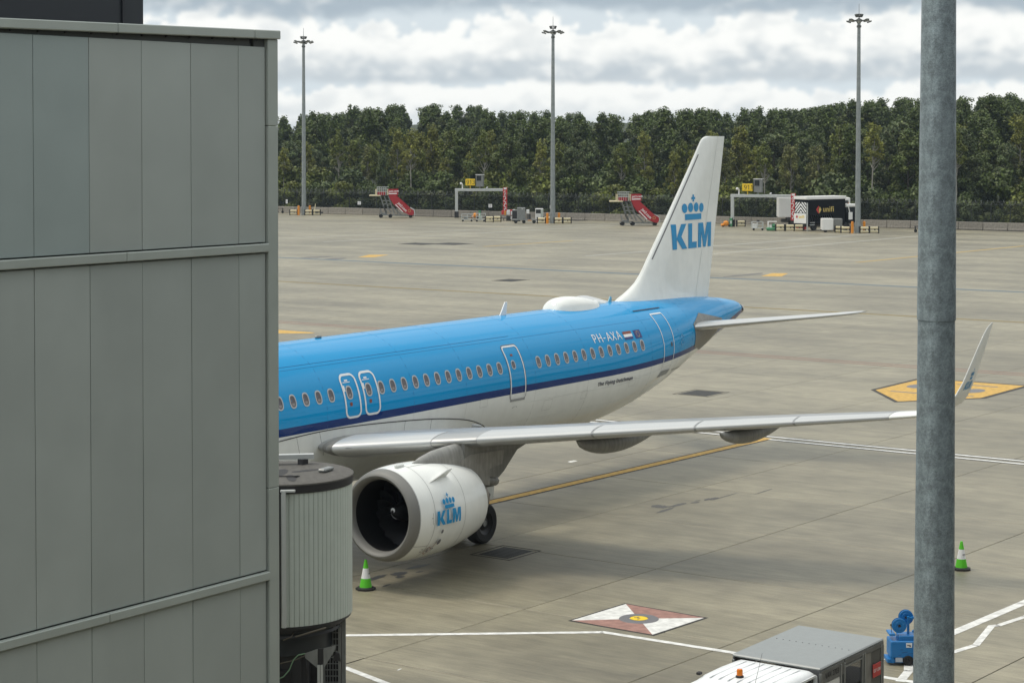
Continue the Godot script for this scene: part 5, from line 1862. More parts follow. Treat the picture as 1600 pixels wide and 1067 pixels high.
func build_fence() -> void:
	var w := thing("concrete_wall", "low wall of pale concrete barrier blocks along the apron's far edge", "wall")
	var f := thing("perimeter_fence", "tall dark mesh perimeter fence topped with coiled wire before the trees", "fence")
	var turn := -atan2(1.0, 0.075) + PI   # local x along the fence
	var along := Vector3(0.075, 0, 1).normalized()
	var bas := Basis(along, Vector3.UP, along.cross(Vector3.UP))
	var blk := MB.new()
	blk.box(Vector3(0, 0.5, 0), Vector3(3.16, 1.0, 0.42), Basis(), 0.03)
	blk.box(Vector3(0, 0.12, 0), Vector3(3.1, 0.24, 0.6), Basis(), 0.04)
	var bm := blk.mesh()
	for k in 58:
		var b := -212.0 + k * 3.2
		var o := obj("barrier_block", bm, M.barrier_concrete if rng.randf() < 0.65 else M.barrier_concrete_dark, w)
		o.transform = Transform3D(bas, Vector3(fence_a(b) - 1.2, rng.randf_range(-0.03, 0.0), b))
	var post := MB.new()
	post.box(Vector3(0, 1.5, 0), Vector3(0.09, 3.1, 0.09))
	post.bar(Vector3(0, 3.02, 0), Vector3(0, 3.5, -0.34), 0.07)
	var pm := post.mesh()
	var panel := MB.new()
	panel.quad(Vector3(-1.24, 0.05, 0), Vector3(1.24, 0.05, 0), Vector3(1.24, 3.02, 0), Vector3(-1.24, 3.02, 0))
	var pa := panel.mesh()
	var rail := MB.new()
	rail.box(Vector3(0, 3.0, 0.01), Vector3(2.46, 0.04, 0.03))
	var rm := rail.mesh()
	for k in 74:
		var b := -212.0 + k * 2.5
		var p := Vector3(fence_a(b), 0, b)
		obj("post", pm, M.fence_dark, f).transform = Transform3D(bas, p)
		obj("mesh_panel", pa, M.fence_mesh, f).transform = Transform3D(bas, p + along * 1.25)
		obj("rail", rm, M.fence_dark, f).transform = Transform3D(bas, p + along * 1.25)
	var coil := MB.new()
	var pts := PackedVector3Array()
	var n := 74 * 25
	for k in n:
		var b := -212.0 + 185.0 * k / n
		var a := TAU * k / 7.3
		pts.append(Vector3(fence_a(b) - 0.05 + cos(a) * 0.30, 3.48 + sin(a) * (0.30 + 0.05 * sin(k * 0.31)), b + 0.1 * sin(k * 0.7)))
	coil.tube(pts, 0.022, 0.022, 3, false)
	obj("coiled_wire", coil, M.wire, f)
	coil = MB.new()
	for y in [3.2, 3.42, 3.62]:
		coil.bar(Vector3(fence_a(-212) - 0.2, y, -212), Vector3(fence_a(-27) - 0.2, y, -27), 0.016)
	obj("strand", coil, M.wire, f)
	# small white notices on the mesh
	var names := ["small white notice on the fence left of the left floodlight mast", "white notice on the fence between the left mast and the left red stairs", "white notice on the fence under the beam of the yellow 913 sign", "small white notice on the fence left of the middle floodlight mast"]
	for k in 4:
		var d: Array = [[-171.4, 0.35, 0.62], [-157.6, 0.6, 0.5], [-134.2, 0.6, 0.5], [-124.0, 0.3, 0.45]][k]
		var at := Vector3(fence_a(d[0]), 0, d[0])
		var s := thing("fence_notice", names[k], "notice", at, 0, "notices on the fence")
		s.transform.basis = bas
		var mb := MB.new()
		mb.box(Vector3(0, 1.72, 0.09), Vector3(d[1], d[2], 0.02))
		obj("plate", mb, M.marking_white, s)
		mb = MB.new()
		for q in 3:
			mb.box(Vector3(0, 1.84 - q * 0.12, 0.102), Vector3(float(d[1]) * 0.6, 0.04, 0.004))
		obj("printed_lines", mb, M.mark_grey, s)


func build_masts() -> void:
	var label := ["left floodlight mast, tall and slim, rising beside the tower edge", "middle floodlight mast, tall and slim, rising left of the tail fin", "right floodlight mast, tall and slim, rising in front of the black truck"]
	var m := thing("floodlight_mast", label[0], "floodlight mast", Vector3(205.3, 0, -162.4), VIEW_TURN, "floodlight masts")
	var mb := MB.new()
	var rows := []
	for y in [0.0, 1.3, 1.32, 10.0, 18.0, 26.2]:
		var r: float = 0.40 if y < 1.31 else lerpf(0.36, 0.20, y / 26.2)
		var row := PackedVector3Array()
		for k in 17:
			row.append(Vector3(cos(TAU * k / 16) * r, y, sin(TAU * k / 16) * r))
		rows.append(row)
	mb.grid(rows, true)
	obj("shaft", mb, M.mast_grey, m)
	mb = MB.new()
	mb.tube(PackedVector3Array([Vector3(0, 26.2, 0), Vector3(0, 28.2, 0)]), 0.05, 0.025, 6)
	obj("lightning_rod", mb, M.mast_grey, m)
	mb = MB.new()
	mb.lathe([Vector2(0.22, 25.9), Vector2(0.45, 26.05), Vector2(0.45, 26.2), Vector2(0.1, 26.4)], Transform3D(), 16)
	for k in 3:
		var a := TAU * (k + 0.2) / 6
		mb.bar(Vector3(cos(a) * 1.3, 26.1, sin(a) * 1.3), Vector3(-cos(a) * 1.3, 26.1, -sin(a) * 1.3), 0.09)
	mb.box(Vector3(0, 26.9, 0), Vector3(0.7, 0.07, 0.7))
	mb.box(Vector3(0, 26.55, 0), Vector3(0.12, 0.7, 0.12))
	mb.box(Vector3(0, 25.4, 0), Vector3(0.5, 0.25, 0.5))
	obj("head_frame", mb, M.lamp_dark, m)
	for k in 8:
		var a := TAU * (k + 0.2) / 8
		mb = MB.new()
		var d := Vector3(cos(a), 0, sin(a))
		var lift := 0.0 if k % 2 == 0 else 0.18
		mb.box(d * 1.25 + Vector3(0, 25.98 + lift, 0), Vector3(0.62, 0.16, 0.5), Basis(Vector3.UP, -a) * Basis(Vector3.BACK, 0.32), 0.05)
		obj("floodlight", mb, M.lamp_dark, m)
		mb = MB.new()
		mb.box(d * 1.26 + Vector3(0, 25.88 + lift, 0), Vector3(0.5, 0.02, 0.4), Basis(Vector3.UP, -a) * Basis(Vector3.BACK, 0.32))
		obj("lamp_glass", mb, M.pale_steel, m)
	for k in 4:
		var a := TAU * (k + 0.5) / 4
		mb = MB.new()
		mb.box(Vector3(cos(a) * 0.42, 26.72, sin(a) * 0.42), Vector3(0.4, 0.42, 0.14), Basis(Vector3.UP, -a + PI / 2) * Basis(Vector3.RIGHT, 0.5), 0.04)
		obj("upper_floodlight", mb, M.lamp_dark, m)
	var spots := [Vector3(205.3, 0, -162.4), Vector3(203.0, 0, -115.5), Vector3(202.2, 0, -69.6)]
	dup(m, "floodlight_mast", label[1], spots[1], VIEW_TURN)
	dup(m, "floodlight_mast", label[2], spots[2], VIEW_TURN)
	# guards round the feet
	var bol := thing("bollard", "yellow bollard at the left side of the left floodlight mast", "bollard", Vector3.ZERO, VIEW_TURN, "yellow bollards at the floodlight masts")
	mb = MB.new()
	mb.lathe([Vector2(0.17, 0), Vector2(0.17, 1.35), Vector2(0.13, 1.43), Vector2(0.001, 1.46)], Transform3D(), 14)
	obj("post", mb, M.orange, bol)
	var bar := thing("crash_barrier", "black and cream crash barrier left of the left floodlight mast", "crash barrier", Vector3.ZERO, VIEW_TURN, "black and cream crash barriers")
	for x in [-0.55, 0.55]:
		mb = MB.new()
		mb.box(Vector3(x, 0.43, 0), Vector3(0.16, 0.86, 0.2), Basis(), 0.02)
		obj("end_post", mb, M.black_rubber, bar)
	for y in [0.20, 0.64]:
		mb = MB.new()
		mb.tube(PackedVector3Array([Vector3(-0.48, y, 0.02), Vector3(0.48, y, 0.02)]), 0.15, 0.15, 12)
		obj("cream_rail", mb, M.cream, bar)
	mb = MB.new()
	mb.box(Vector3(0.1, 0.43, 0.03), Vector3(0.14, 0.5, 0.12))
	obj("link", mb, M.black_rubber, bar)
	var right := Vector3(0.575, 0, 0.818)
	var fore := Vector3(-0.818, 0, 0.575)
	var side := ["left", "middle", "right"]
	for k in 3:
		for s in 2:
			var at: Vector3 = spots[k] + right * [-0.75, 0.85][s] + fore * [0.5, -0.3][s]
			var lb := "yellow bollard at the %s side of the %s floodlight mast" % [["left", "right"][s], side[k]]
			if k == 0 and s == 0:
				bol.position = at
			else:
				dup(bol, "bollard", lb, at, VIEW_TURN)
		for s in 3:
			var at2: Vector3 = spots[k] + right * [-1.55, 0.75, 1.95][s] + fore * [0.2, 0.45, 0.35][s]
			var lb2 := "black and cream crash barrier %s the %s floodlight mast" % [["left of", "just right of", "farthest right of"][s], side[k]]
			if k == 0 and s == 0:
				bar.position = at2
			else:
				dup(bar, "crash_barrier", lb2, at2, VIEW_TURN)
	for q in [[201.2, -124.9, "left of two black and cream crash barriers in front of the red stand post"], [202.6, -124.6, "right of two black and cream crash barriers in front of the red stand post"], [204.9, -117.6, "black and cream crash barrier behind the grey cabinets by the middle mast"], [201.4, -79.9, "leftmost of three black and cream crash barriers beside the black truck"], [202.1, -78.9, "second of three black and cream crash barriers beside the black truck"], [202.8, -78.0, "third of three black and cream crash barriers, at the black truck's tail"], [209.5, -89.9, "black and cream crash barrier at the foot of the 911 sign's left post"], [201.9, -71.9, "black and cream crash barrier between the white cart and the right mast"]]:
		dup(bar, "crash_barrier", q[2], Vector3(q[0], 0, q[1]), VIEW_TURN + rng.randf_range(-0.15, 0.15))
	# a post with a bent sign and some kit beside the left mast
	var kit := thing("striped_post", "thin black and white striped post with a grey box right of the left mast", "post", Vector3(206.0, 0, -160.9), VIEW_TURN)
	mb = MB.new()
	mb.bar(Vector3(-0.1, 0.1, 0), Vector3(0.15, 1.7, 0), 0.12)
	obj("post", mb, M.cream, kit)
	mb = MB.new()
	mb.box(Vector3(0.35, 0.35, 0), Vector3(0.5, 0.5, 0.4), Basis(), 0.03)
	mb.box(Vector3(0.9, 0.38, 0), Vector3(0.8, 0.25, 0.3), Basis(), 0.03)
	obj("box", mb, M.iron, kit)
	for q in [[208.8, -170.3, "dark wheeled trestle on the far apron beside the tower edge"], [208.2, -64.2, "dark wheeled trestle on the far apron left of the lamp column"]]:
		var t := thing("wheeled_trestle", q[2], "trestle", Vector3(q[0], 0, q[1]), VIEW_TURN)
		mb = MB.new()
		mb.box(Vector3(0, 0.75, 0), Vector3(1.0, 0.1, 0.6), Basis(), 0.02)
		for x in [-0.4, 0.4]:
			mb.box(Vector3(x, 0.42, 0), Vector3(0.09, 0.7, 0.5))
		obj("frame", mb, M.iron, t)
		for x in [-0.4, 0.4]:
			wheel(t, Vector3(x, 0.2, 0.22), 0.2, 0.12)


func build_stairs(at: Vector3, turn: float, label: String, s: float, model: Node3D = null) -> Node3D:
	if model:
		var r := dup(model, "passenger_stairs", label, at, turn)
		return r
	var t := thing("passenger_stairs", label, "mobile stairs", at, turn, "red passenger stairs")
	# measured on the side view: 15.24 units to 0.0936 m
	var P := func(x: float, y: float) -> Vector2: return Vector2((x / 15.24 - 50.0) * 0.0936, (60.6 - y / 15.24) * 0.0936)
	for z in [0.75, -0.75]:
		var pts := PackedVector2Array()
		for q in [[575, 395], [745, 388], [800, 440], [1070, 685], [1165, 735], [1180, 800], [1150, 862], [1065, 855], [850, 745], [690, 600], [610, 480]]:
			pts.append(P.call(q[0], q[1]))
		var mb := MB.new()
		mb.prism(pts, Transform3D(Basis(), Vector3(0, 0, z)), 0.06)
		var sp := obj("side_panel", mb, M.red, t)
		mb = MB.new()
		pts = PackedVector2Array()
		for q in [[562, 245], [790, 240], [788, 388], [575, 400]]:
			pts.append(P.call(q[0], q[1]))
		mb.prism(pts, Transform3D(Basis(), Vector3(0, 0, z)), 0.06)
		obj("upper_side_panel", mb, M.red, t)
		if z > 0:
			var a: Vector2 = P.call(745, 570)
			var slope := -atan2(900.0 - 570.0, 960.0 - 745.0) * 0.80
			obj("panel_lettering", fall_on(scaled(letters("Jet2.com"), Vector2(0.30, 0.34)), flat_map(Transform3D(Basis(Vector3.BACK, slope), Vector3(a.x + 0.12, a.y - 0.12, z + 0.036))), 3.0), M.marking_white, sp)
			obj("panel_bar", fall_on(rect2(0, -0.22, 1.55, -0.10), flat_map(Transform3D(Basis(Vector3.BACK, slope), Vector3(a.x + 0.05, a.y - 0.10, z + 0.036))), 3.0), M.marking_white, sp)
			var c: Vector2 = P.call(575, 330)
			obj("top_lettering", fall_on(scaled(letters("Jet2.com"), Vector2(0.25, 0.26)), flat_map(Transform3D(Basis(Vector3.BACK, 0.05), Vector3(c.x, c.y, z + 0.036))), 3.0), M.marking_white, sp)
			obj("top_bar", fall_on(rect2(0, -0.2, 1.2, -0.06), flat_map(Transform3D(Basis(Vector3.BACK, 0.03), Vector3(c.x, c.y, z + 0.036))), 3.0), M.marking_white, sp)
			var ring := PackedVector2Array()
			var d: Vector2 = P.call(1068, 755)
			for k in 16:
				ring.append(d + Vector2(cos(TAU * k / 16), sin(TAU * k / 16)) * 0.2)
			obj("round_badge", fall_on(ring_strip(ring, 0.04), flat_map(Transform3D(Basis(), Vector3(0, 0, z + 0.036))), 3.0), M.gold, sp)
	var tr: Array = []
	for k in 14:
		var q: Vector2 = P.call(lerpf(620, 1110, k / 13.0), lerpf(430, 850, k / 13.0))
		var mb := MB.new()
		mb.box(Vector3(q.x, q.y - 0.05, 0), Vector3(0.3, 0.05, 1.44))
		obj("tread", mb, M.iron, t)
	var mb2 := MB.new()
	var p0: Vector2 = P.call(110, 395)
	var p1: Vector2 = P.call(385, 395)
	mb2.box(Vector3((p0.x + p1.x) / 2, p0.y, 0), Vector3(p1.x - p0.x, 0.18, 1.6), Basis(), 0.02)
	obj("platform_edge", mb2, M.cream, t)
	mb2 = MB.new()
	var p2: Vector2 = P.call(560, 400)
	mb2.box(Vector3((p1.x + p2.x) / 2, p1.y, 0), Vector3(p2.x - p1.x + 0.3, 0.12, 1.5))
	obj("platform", mb2, M.iron, t)
	for z in [0.74, -0.74]:
		for q in [[265, 380, 265, 240], [545, 385, 550, 240]]:
			mb2 = MB.new()
			var a: Vector2 = P.call(q[0], q[1])
			var b: Vector2 = P.call(q[2], q[3])
			mb2.bar(Vector3(a.x, a.y, z), Vector3(b.x, b.y, z), 0.11)
			obj("rail_post", mb2, M.cream, t)
		mb2 = MB.new()
		for x in [300, 350, 400, 450, 500]:
			var a: Vector2 = P.call(x, 385)
			var b: Vector2 = P.call(x, 190)
			mb2.bar(Vector3(a.x, a.y, z), Vector3(b.x, b.y, z), 0.045)
		for y in [195, 245, 300]:
			var a: Vector2 = P.call(285, y)
			var b: Vector2 = P.call(560, y)
			mb2.bar(Vector3(a.x, a.y, z), Vector3(b.x, b.y, z), 0.05)
		obj("guard_rail", mb2, M.pale_steel, t)
		mb2 = MB.new()
		var g: Vector2 = P.call(310, 305)
		var h: Vector2 = P.call(480, 385)
		mb2.box(Vector3((g.x + h.x) / 2, (g.y + h.y) / 2, z - 0.04 * signf(z)), Vector3(h.x - g.x, g.y - h.y, 0.02))
		obj("red_infill", mb2, M.red, t)
		mb2 = MB.new()
		for q in [[370, 420, 510, 820], [470, 420, 560, 700], [600, 540, 700, 830], [355, 690, 395, 830], [440, 640, 520, 820], [560, 640, 500, 800], [560, 700, 620, 800], [400, 520, 590, 520], [420, 600, 610, 600], [640, 640, 860, 860], [560, 410, 640, 620]]:
			var a: Vector2 = P.call(q[0], q[1])
			var b: Vector2 = P.call(q[2], q[3])
			mb2.bar(Vector3(a.x, a.y, z * 0.9), Vector3(b.x, b.y, z * 0.9), 0.085)
		obj("lattice", mb2, M.grey_steel, t)
		mb2 = MB.new()
		for q in [[1080, 680, 1180, 740], [1180, 740, 1195, 870]]:
			var a: Vector2 = P.call(q[0], q[1])
			var b: Vector2 = P.call(q[2], q[3])
			mb2.bar(Vector3(a.x, a.y, z), Vector3(b.x, b.y, z), 0.09)
		obj("hand_rail", mb2, M.pale_steel, t)
	mb2 = MB.new()
	for q in [[360, 855, 1140, 880, 0.5], [360, 855, 1140, 880, -0.5]]:
		var a: Vector2 = P.call(q[0], q[1])
		var b: Vector2 = P.call(q[2], q[3])
		mb2.bar(Vector3(a.x, a.y, q[4]), Vector3(b.x, b.y, q[4]), 0.14)
	for x in [-2.6, -1.0, 1.2]:
		mb2.box(Vector3(x, 0.40, 0), Vector3(0.12, 0.12, 1.1))
	mb2.box(Vector3(-1.9, 0.55, 0.1), Vector3(0.9, 0.35, 0.7), Basis(), 0.04)
	obj("chassis", mb2, M.grey_steel, t)
	for x in [385, 610, 1095]:
		for z in [0.62, -0.62]:
			var w: Vector2 = P.call(x, 900)
			wheel(t, Vector3(w.x, 0.26, z), 0.26, 0.2)
	return t


func build_gantry(at: Vector3, num: String, W: float, turn := 0.0) -> void:
	var t := thing("stand_gantry", "pale steel stand gantry carrying the yellow %s sign, %s" % [num, "left of the middle mast" if num == "913" else "right of the tail fin"], "gantry", at, VIEW_TURN + turn)
	var mb := MB.new()
	mb.box(Vector3(0.2, 2.0, 0), Vector3(0.42, 4.0, 0.42), Basis(), 0.03)
	obj("post", mb, M.pale_steel, t)
	mb = MB.new()
	mb.box(Vector3(W - 0.15, 2.0, -0.1), Vector3(0.42, 4.0, 0.42), Basis(), 0.03)
	obj("post", mb, M.pale_steel, t)
	mb = MB.new()
	mb.box(Vector3(W / 2, 4.08, 0), Vector3(W + 0.1, 0.40, 0.40), Basis(), 0.03)
	obj("beam", mb, M.pale_steel, t)
	var red := MB.new()
	red.box(Vector3(W - 0.1, 2.6, 0.24), Vector3(0.62, 3.7, 0.08), Basis(), 0.02)
	var rp := obj("red_board", red, M.bright_red, t)
	mb = MB.new()
	mb.box(Vector3(W - 0.1, 4.28, 0.285), Vector3(0.42, 0.26, 0.01))
	for k in 8:
		var y := 3.85 - k * 0.36
		mb.box(Vector3(W - 0.2 + 0.12 * (k % 2), y, 0.286), Vector3(0.36, 0.09, 0.012), Basis(Vector3.BACK, [0.9, -0.7, 0.1, 0.8, -0.5, 0.0, -0.9, 0.3][k]))
		mb.box(Vector3(W - 0.02 - 0.16 * (k % 2), y - 0.15, 0.286), Vector3(0.10, 0.16, 0.012))
	obj("white_marks", mb, M.marking_white, rp)
	mb = MB.new()
	mb.box(Vector3(2.2, 5.2, 0.1), Vector3(1.38, 0.96, 0.3), Basis(), 0.03)
	mb.box(Vector3(2.2, 4.5, 0.0), Vector3(0.1, 0.6, 0.1))
	var ys := obj("number_sign", mb, M.sign_yellow, t)
	obj("sign_number", fall_on(scaled(letters(num, false), Vector2(0.56, 0.60), Vector2(1.66 if num == "913" else 1.76, 4.90)), flat_map(Transform3D(Basis(), Vector3(0, 0, 0.256))), 3.0), M.black_rubber, ys)
	mb = MB.new()
	mb.box(Vector3(3.62, 5.42, 0.0), Vector3(1.15, 1.75, 0.5), Basis(Vector3.UP, -0.25), 0.04)
	mb.box(Vector3(3.6, 4.4, 0), Vector3(0.14, 0.5, 0.14))
	var cab := obj("display_cabinet", mb, M.grey_steel, t)
	mb = MB.new()
	mb.box(Vector3(3.46, 5.78, 0.27), Vector3(0.66, 0.72, 0.03), Basis(Vector3.UP, -0.25), 0.01)
	mb.box(Vector3(3.78, 4.88, 0.19), Vector3(0.2, 0.34, 0.03), Basis(Vector3.UP, -0.25), 0.01)
	obj("display_glass", mb, M.glass_dark, cab)
	mb = MB.new()
	mb.box(Vector3(3.62, 6.31, 0.04), Vector3(1.22, 0.06, 0.6), Basis(Vector3.UP, -0.25))
	obj("cabinet_lid", mb, M.marking_white, cab)
	mb = MB.new()
	mb.tube(PackedVector3Array([Vector3(1.05, 4.25, 0), Vector3(1.05, 4.9, 0), Vector3(0.95, 5.02, 0.1)]), 0.09, 0.09, 8)
	mb.lathe([Vector2(0.001, -0.15), Vector2(0.17, -0.05), Vector2(0.17, 0.1), Vector2(0.001, 0.2)], Transform3D(Basis(Vector3.RIGHT, PI / 2), Vector3(0.85, 5.02, 0.2)), 12)
	mb.box(Vector3(W * 0.63, 4.42, 0.1), Vector3(0.3, 0.18, 0.2), Basis(Vector3.BACK, 0.4), 0.05)
	obj("camera", mb, M.marking_white, t)
	for x in [0.2, W - 0.15]:
		mb = MB.new()
		mb.box(Vector3(x, 0.45, 0.0), Vector3(0.6, 0.95, 0.6), Basis(), 0.03)
		obj("post_guard", mb, M.black_rubber, t)


func small_kit(called: String, label: String, cat: String, at: Vector3, turn: float, parts: Array, wheels := []) -> Node3D:
	# parts: [name, material, [[centre, size, bevel], ...]]
	var t := thing(called, label, cat, at, turn)
	for p in parts:
		var mb := MB.new()
		for q in p[2]:
			mb.box(q[0], q[1], Basis(), q[2] if q.size() > 2 else 0.02)
		obj(p[0], mb, M[p[1]], t)
	for w in wheels:
		wheel(t, Vector3(w[0], w[2], w[1]), w[2], 0.14)
	return t


func V(x: float, y: float, z: float) -> Vector3:
	return Vector3(x, y, z)


func build_apron_gear() -> void:
	# left stand, 913
	for q in [["913", 210.0, -133.9], ["911", 207.6, -91.2]]:
		small_kit("orange_cabinet", "small orange wedge shaped cart %s the %s gantry's left post" % ["left of" if q[0] == "911" else "right of", q[0]], "cart", V(q[1], 0, q[2]), VIEW_TURN, [["sloping_cover", "orange", [[V(0.1, 0.45, 0), V(0.7, 0.7, 0.8), 0.2], [V(-0.35, 0.25, 0), V(0.5, 0.4, 0.8), 0.15]]], ["end_frame", "machine_green", [[V(0.75, 0.6, 0), V(0.3, 1.1, 0.6)]]], ["white_label", "marking_white", [[V(0.72, 0.62, 0.31), V(0.14, 0.4, 0.02)]]], ["handle", "iron", [[V(0.95, 0.75, 0), V(0.12, 0.9, 0.1)]]]], [[-0.3, 0.3, 0.16], [0.5, 0.3, 0.16]])
	var frame := func(x0: float, x1: float, h: float) -> Array:
		var out := []
		for x in [x0, (x0 + x1) / 2, x1]:
			for z in [-0.45, 0.45]:
				out.append([V(x, 0.28 + h / 2, z), V(0.07, h, 0.07), 0.0])
		for y in [0.3, 0.3 + h * 0.5, 0.28 + h]:
			for z in [-0.45, 0.45]:
				out.append([V((x0 + x1) / 2, y, z), V(x1 - x0, 0.06, 0.06), 0.0])
		out.append([V((x0 + x1) / 2, 0.28, 0), V(x1 - x0, 0.08, 1.0)])
		return out
	small_kit("frame_dolly", "pale steel frame dolly left of the crash barriers under the 913 gantry", "dolly", V(201.4, 0, -128.6), VIEW_TURN, [["frame", "pale_steel", frame.call(-1.0, 0.6, 0.75)], ["load", "grey_steel", [[V(-0.4, 0.5, 0), V(0.6, 0.35, 0.5)], [V(0.3, 0.75, 0.1), V(0.3, 0.3, 0.3)]]], ["tow_bar", "iron", [[V(1.1, 0.2, 0), V(1.0, 0.06, 0.08)]]]], [[-0.8, 0.45, 0.14], [0.4, 0.45, 0.14]])
	small_kit("frame_dolly", "pale green steel frame dolly beside the barriers under the 913 gantry", "dolly", V(202.0, 0, -127.0), VIEW_TURN, [["frame", "pale_steel", frame.call(-0.6, 0.7, 0.85)], ["load", "slat_pale", [[V(0.0, 0.55, 0), V(0.5, 0.45, 0.5)]]]], [[-0.5, 0.45, 0.14], [0.5, 0.45, 0.14]])
	small_kit("chock_stack", "stack of red and white blocks at the foot of the 913 gantry's red board", "block stack", V(206.4, 0, -125.4), VIEW_TURN, [["rack", "iron", [[V(0, 0.35, 0), V(1.9, 0.1, 0.7)], [V(-0.6, 0.2, 0), V(0.1, 0.4, 0.6)], [V(0.1, 0.35, 0), V(0.7, 0.7, 0.6)], [V(0.85, 0.25, 0), V(0.1, 0.5, 0.6)]]], ["red_block", "bright_red", [[V(-0.75, 1.15, 0), V(0.35, 0.55, 0.5)], [V(0.55, 1.2, 0), V(0.9, 0.75, 0.4)], [V(0.75, 0.4, 0.1), V(0.45, 0.55, 0.5)]]], ["white_block", "marking_white", [[V(0.05, 1.2, 0.25), V(0.45, 0.7, 0.1)], [V(0.5, 1.1, 0.25), V(0.25, 0.5, 0.1)], [V(0.85, 1.25, 0.25), V(0.3, 0.75, 0.1)], [V(0.5, 0.4, 0.36), V(0.25, 0.4, 0.05)]]], ["orange_block", "orange", [[V(-0.4, 1.1, 0.05), V(0.25, 0.6, 0.5)]]]])
	small_kit("power_trailer", "flat grey trailer carrying a tall grey cabinet, left of the middle mast", "trailer", V(201.3, 0, -118.9), VIEW_TURN, [["deck", "grey_steel", [[V(0, 0.48, 0), V(3.6, 0.14, 1.5)], [V(-0.6, 0.62, 0.55), V(0.5, 0.16, 0.3)]]], ["cabinet", "grey_steel", [[V(-0.55, 1.35, 0), V(1.15, 1.6, 1.0), 0.05]]], ["vent", "pale_steel", [[V(-0.4, 1.95, 0.505), V(0.2, 0.14, 0.02)]]], ["control_box", "white_paint", [[V(0.35, 1.6, 0.1), V(0.4, 0.55, 0.5)]]], ["box_stand", "iron", [[V(0.35, 0.95, 0.1), V(0.12, 0.8, 0.12)], [V(0.6, 0.9, 0.1), V(0.3, 0.7, 0.5)]]], ["lamps", "orange", [[V(0.6, 0.42, 0.76), V(0.5, 0.1, 0.04)]]], ["tow_bar", "iron", [[V(2.1, 0.4, 0), V(0.9, 0.08, 0.1)]]]], [[-1.3, 0.6, 0.24], [-0.2, 0.6, 0.24], [1.2, 0.6, 0.24]])
	small_kit("screen_cabinet", "pale cabinet with a dark screen between the grey trailer and the middle mast", "cabinet", V(205.3, 0, -119.3), VIEW_TURN, [["case", "white_paint", [[V(0, 0.95, 0), V(1.1, 1.9, 0.8), 0.04]]], ["screen", "glass_dark", [[V(-0.15, 1.5, 0.405), V(0.7, 0.55, 0.03)]]], ["side_panel", "slat_pale", [[V(0.36, 0.95, 0.405), V(0.35, 1.7, 0.02)]]]])
	small_kit("black_crate", "black crate with a grey lid left of the tall grey cabinet", "crate", V(206.0, 0, -123.7), VIEW_TURN, [["crate", "black_rubber", [[V(0, 0.75, 0), V(1.15, 1.5, 1.1), 0.03]]], ["lid", "grey_steel", [[V(0, 1.53, 0), V(1.2, 0.1, 1.15)]]]])
	# right stand, 911
	small_kit("frame_dolly", "pale steel frame dolly standing alone under the 911 gantry", "dolly", V(201.6, 0, -82.9), VIEW_TURN, [["frame", "pale_steel", frame.call(-1.0, 0.4, 0.8)], ["load", "white_paint", [[V(-0.6, 0.55, 0), V(0.6, 0.5, 0.6)]]], ["black_bag", "black_rubber", [[V(-0.2, 1.15, 0), V(0.4, 0.3, 0.4), 0.1]]], ["tow_bar", "iron", [[V(0.9, 0.25, 0), V(0.9, 0.06, 0.08)]]]], [[-0.8, 0.45, 0.14], [0.3, 0.45, 0.14]])
	small_kit("green_machine", "small green and white wheeled machine beside the frame dolly under the 911 gantry", "machine", V(201.2, 0, -81.2), VIEW_TURN, [["base", "machine_green", [[V(0.2, 0.22, 0), V(1.3, 0.4, 0.8), 0.1]]], ["hood", "machine_green", [[V(0.45, 0.65, 0), V(0.5, 0.5, 0.6), 0.15]]], ["white_frame", "white_paint", [[V(-0.25, 0.7, 0), V(0.1, 1.0, 0.5)], [V(0.3, 1.15, 0), V(1.1, 0.1, 0.5)], [V(0.05, 0.55, 0.2), V(0.3, 0.4, 0.1)]]]], [[-0.3, 0.3, 0.14], [0.7, 0.3, 0.14]])
	var gp := small_kit("ribbed_cart", "white and grey ribbed equipment cart in front of the black truck", "cart", V(202.2, 0, -73.1), VIEW_TURN, [["white_body", "white_paint", [[V(-0.62, 1.0, 0), V(1.4, 1.45, 1.4), 0.04]]], ["ribbed_body", "grey_steel", [[V(0.65, 1.0, -0.05), V(1.1, 1.4, 1.4), 0.03]]], ["chassis", "iron", [[V(0, 0.25, 0), V(2.7, 0.16, 1.2)]]], ["lamps", "orange", [[V(-0.1, 0.33, 0.62), V(0.5, 0.12, 0.06)], [V(-1.2, 0.33, 0.62), V(0.2, 0.1, 0.06)]]], ["drawbar", "iron", [[V(1.6, 0.4, 0), V(0.6, 0.4, 0.1)]]]], [[-0.9, 0.6, 0.2], [0.8, 0.6, 0.2]])
	for k in 6:
		var mb := MB.new()
		mb.box(V(0.2 + k * 0.18, 1.0, 0.66), V(0.07, 1.3, 0.05), Basis(), 0.01)
		obj("rib", mb, M.primer_grey, gp)
	# white high loader behind
	small_kit("high_loader", "white box body raised on a scissor lift behind the black truck", "truck", V(214.0, 0, -82.6), VIEW_TURN, [["white_box", "white_paint", [[V(1.0, 2.55, -0.6), V(9.4, 2.6, 2.3), 0.06]]], ["scissor", "iron", [[V(-1.9, 1.1, -0.3), V(1.4, 0.7, 1.6), 0.05]]], ["chassis", "iron", [[V(1.0, 0.8, -0.6), V(8.4, 0.4, 1.6)]]]], [[-1.9, 0.2, 0.5], [2.6, 0.2, 0.5]])
	# black truck seen from behind and from its left
	var d := 0.60
	var tr := thing("box_truck", "black box truck with a gold lettered side and striped tail", "truck", V(203.1, 0, -77.0), VIEW_TURN + d)
	# local x runs along the truck's side towards the cab, z towards the viewer's side
	var mb := MB.new()
	mb.box(V(3.3, 2.40, -1.15), V(6.6, 3.1, 2.3), Basis(), 0.04)
	obj("box_body", mb, M.black_paint, tr)
	mb = MB.new()
	mb.box(V(3.3, 4.14, -1.15), V(6.9, 0.38, 2.4), Basis(), 0.03)
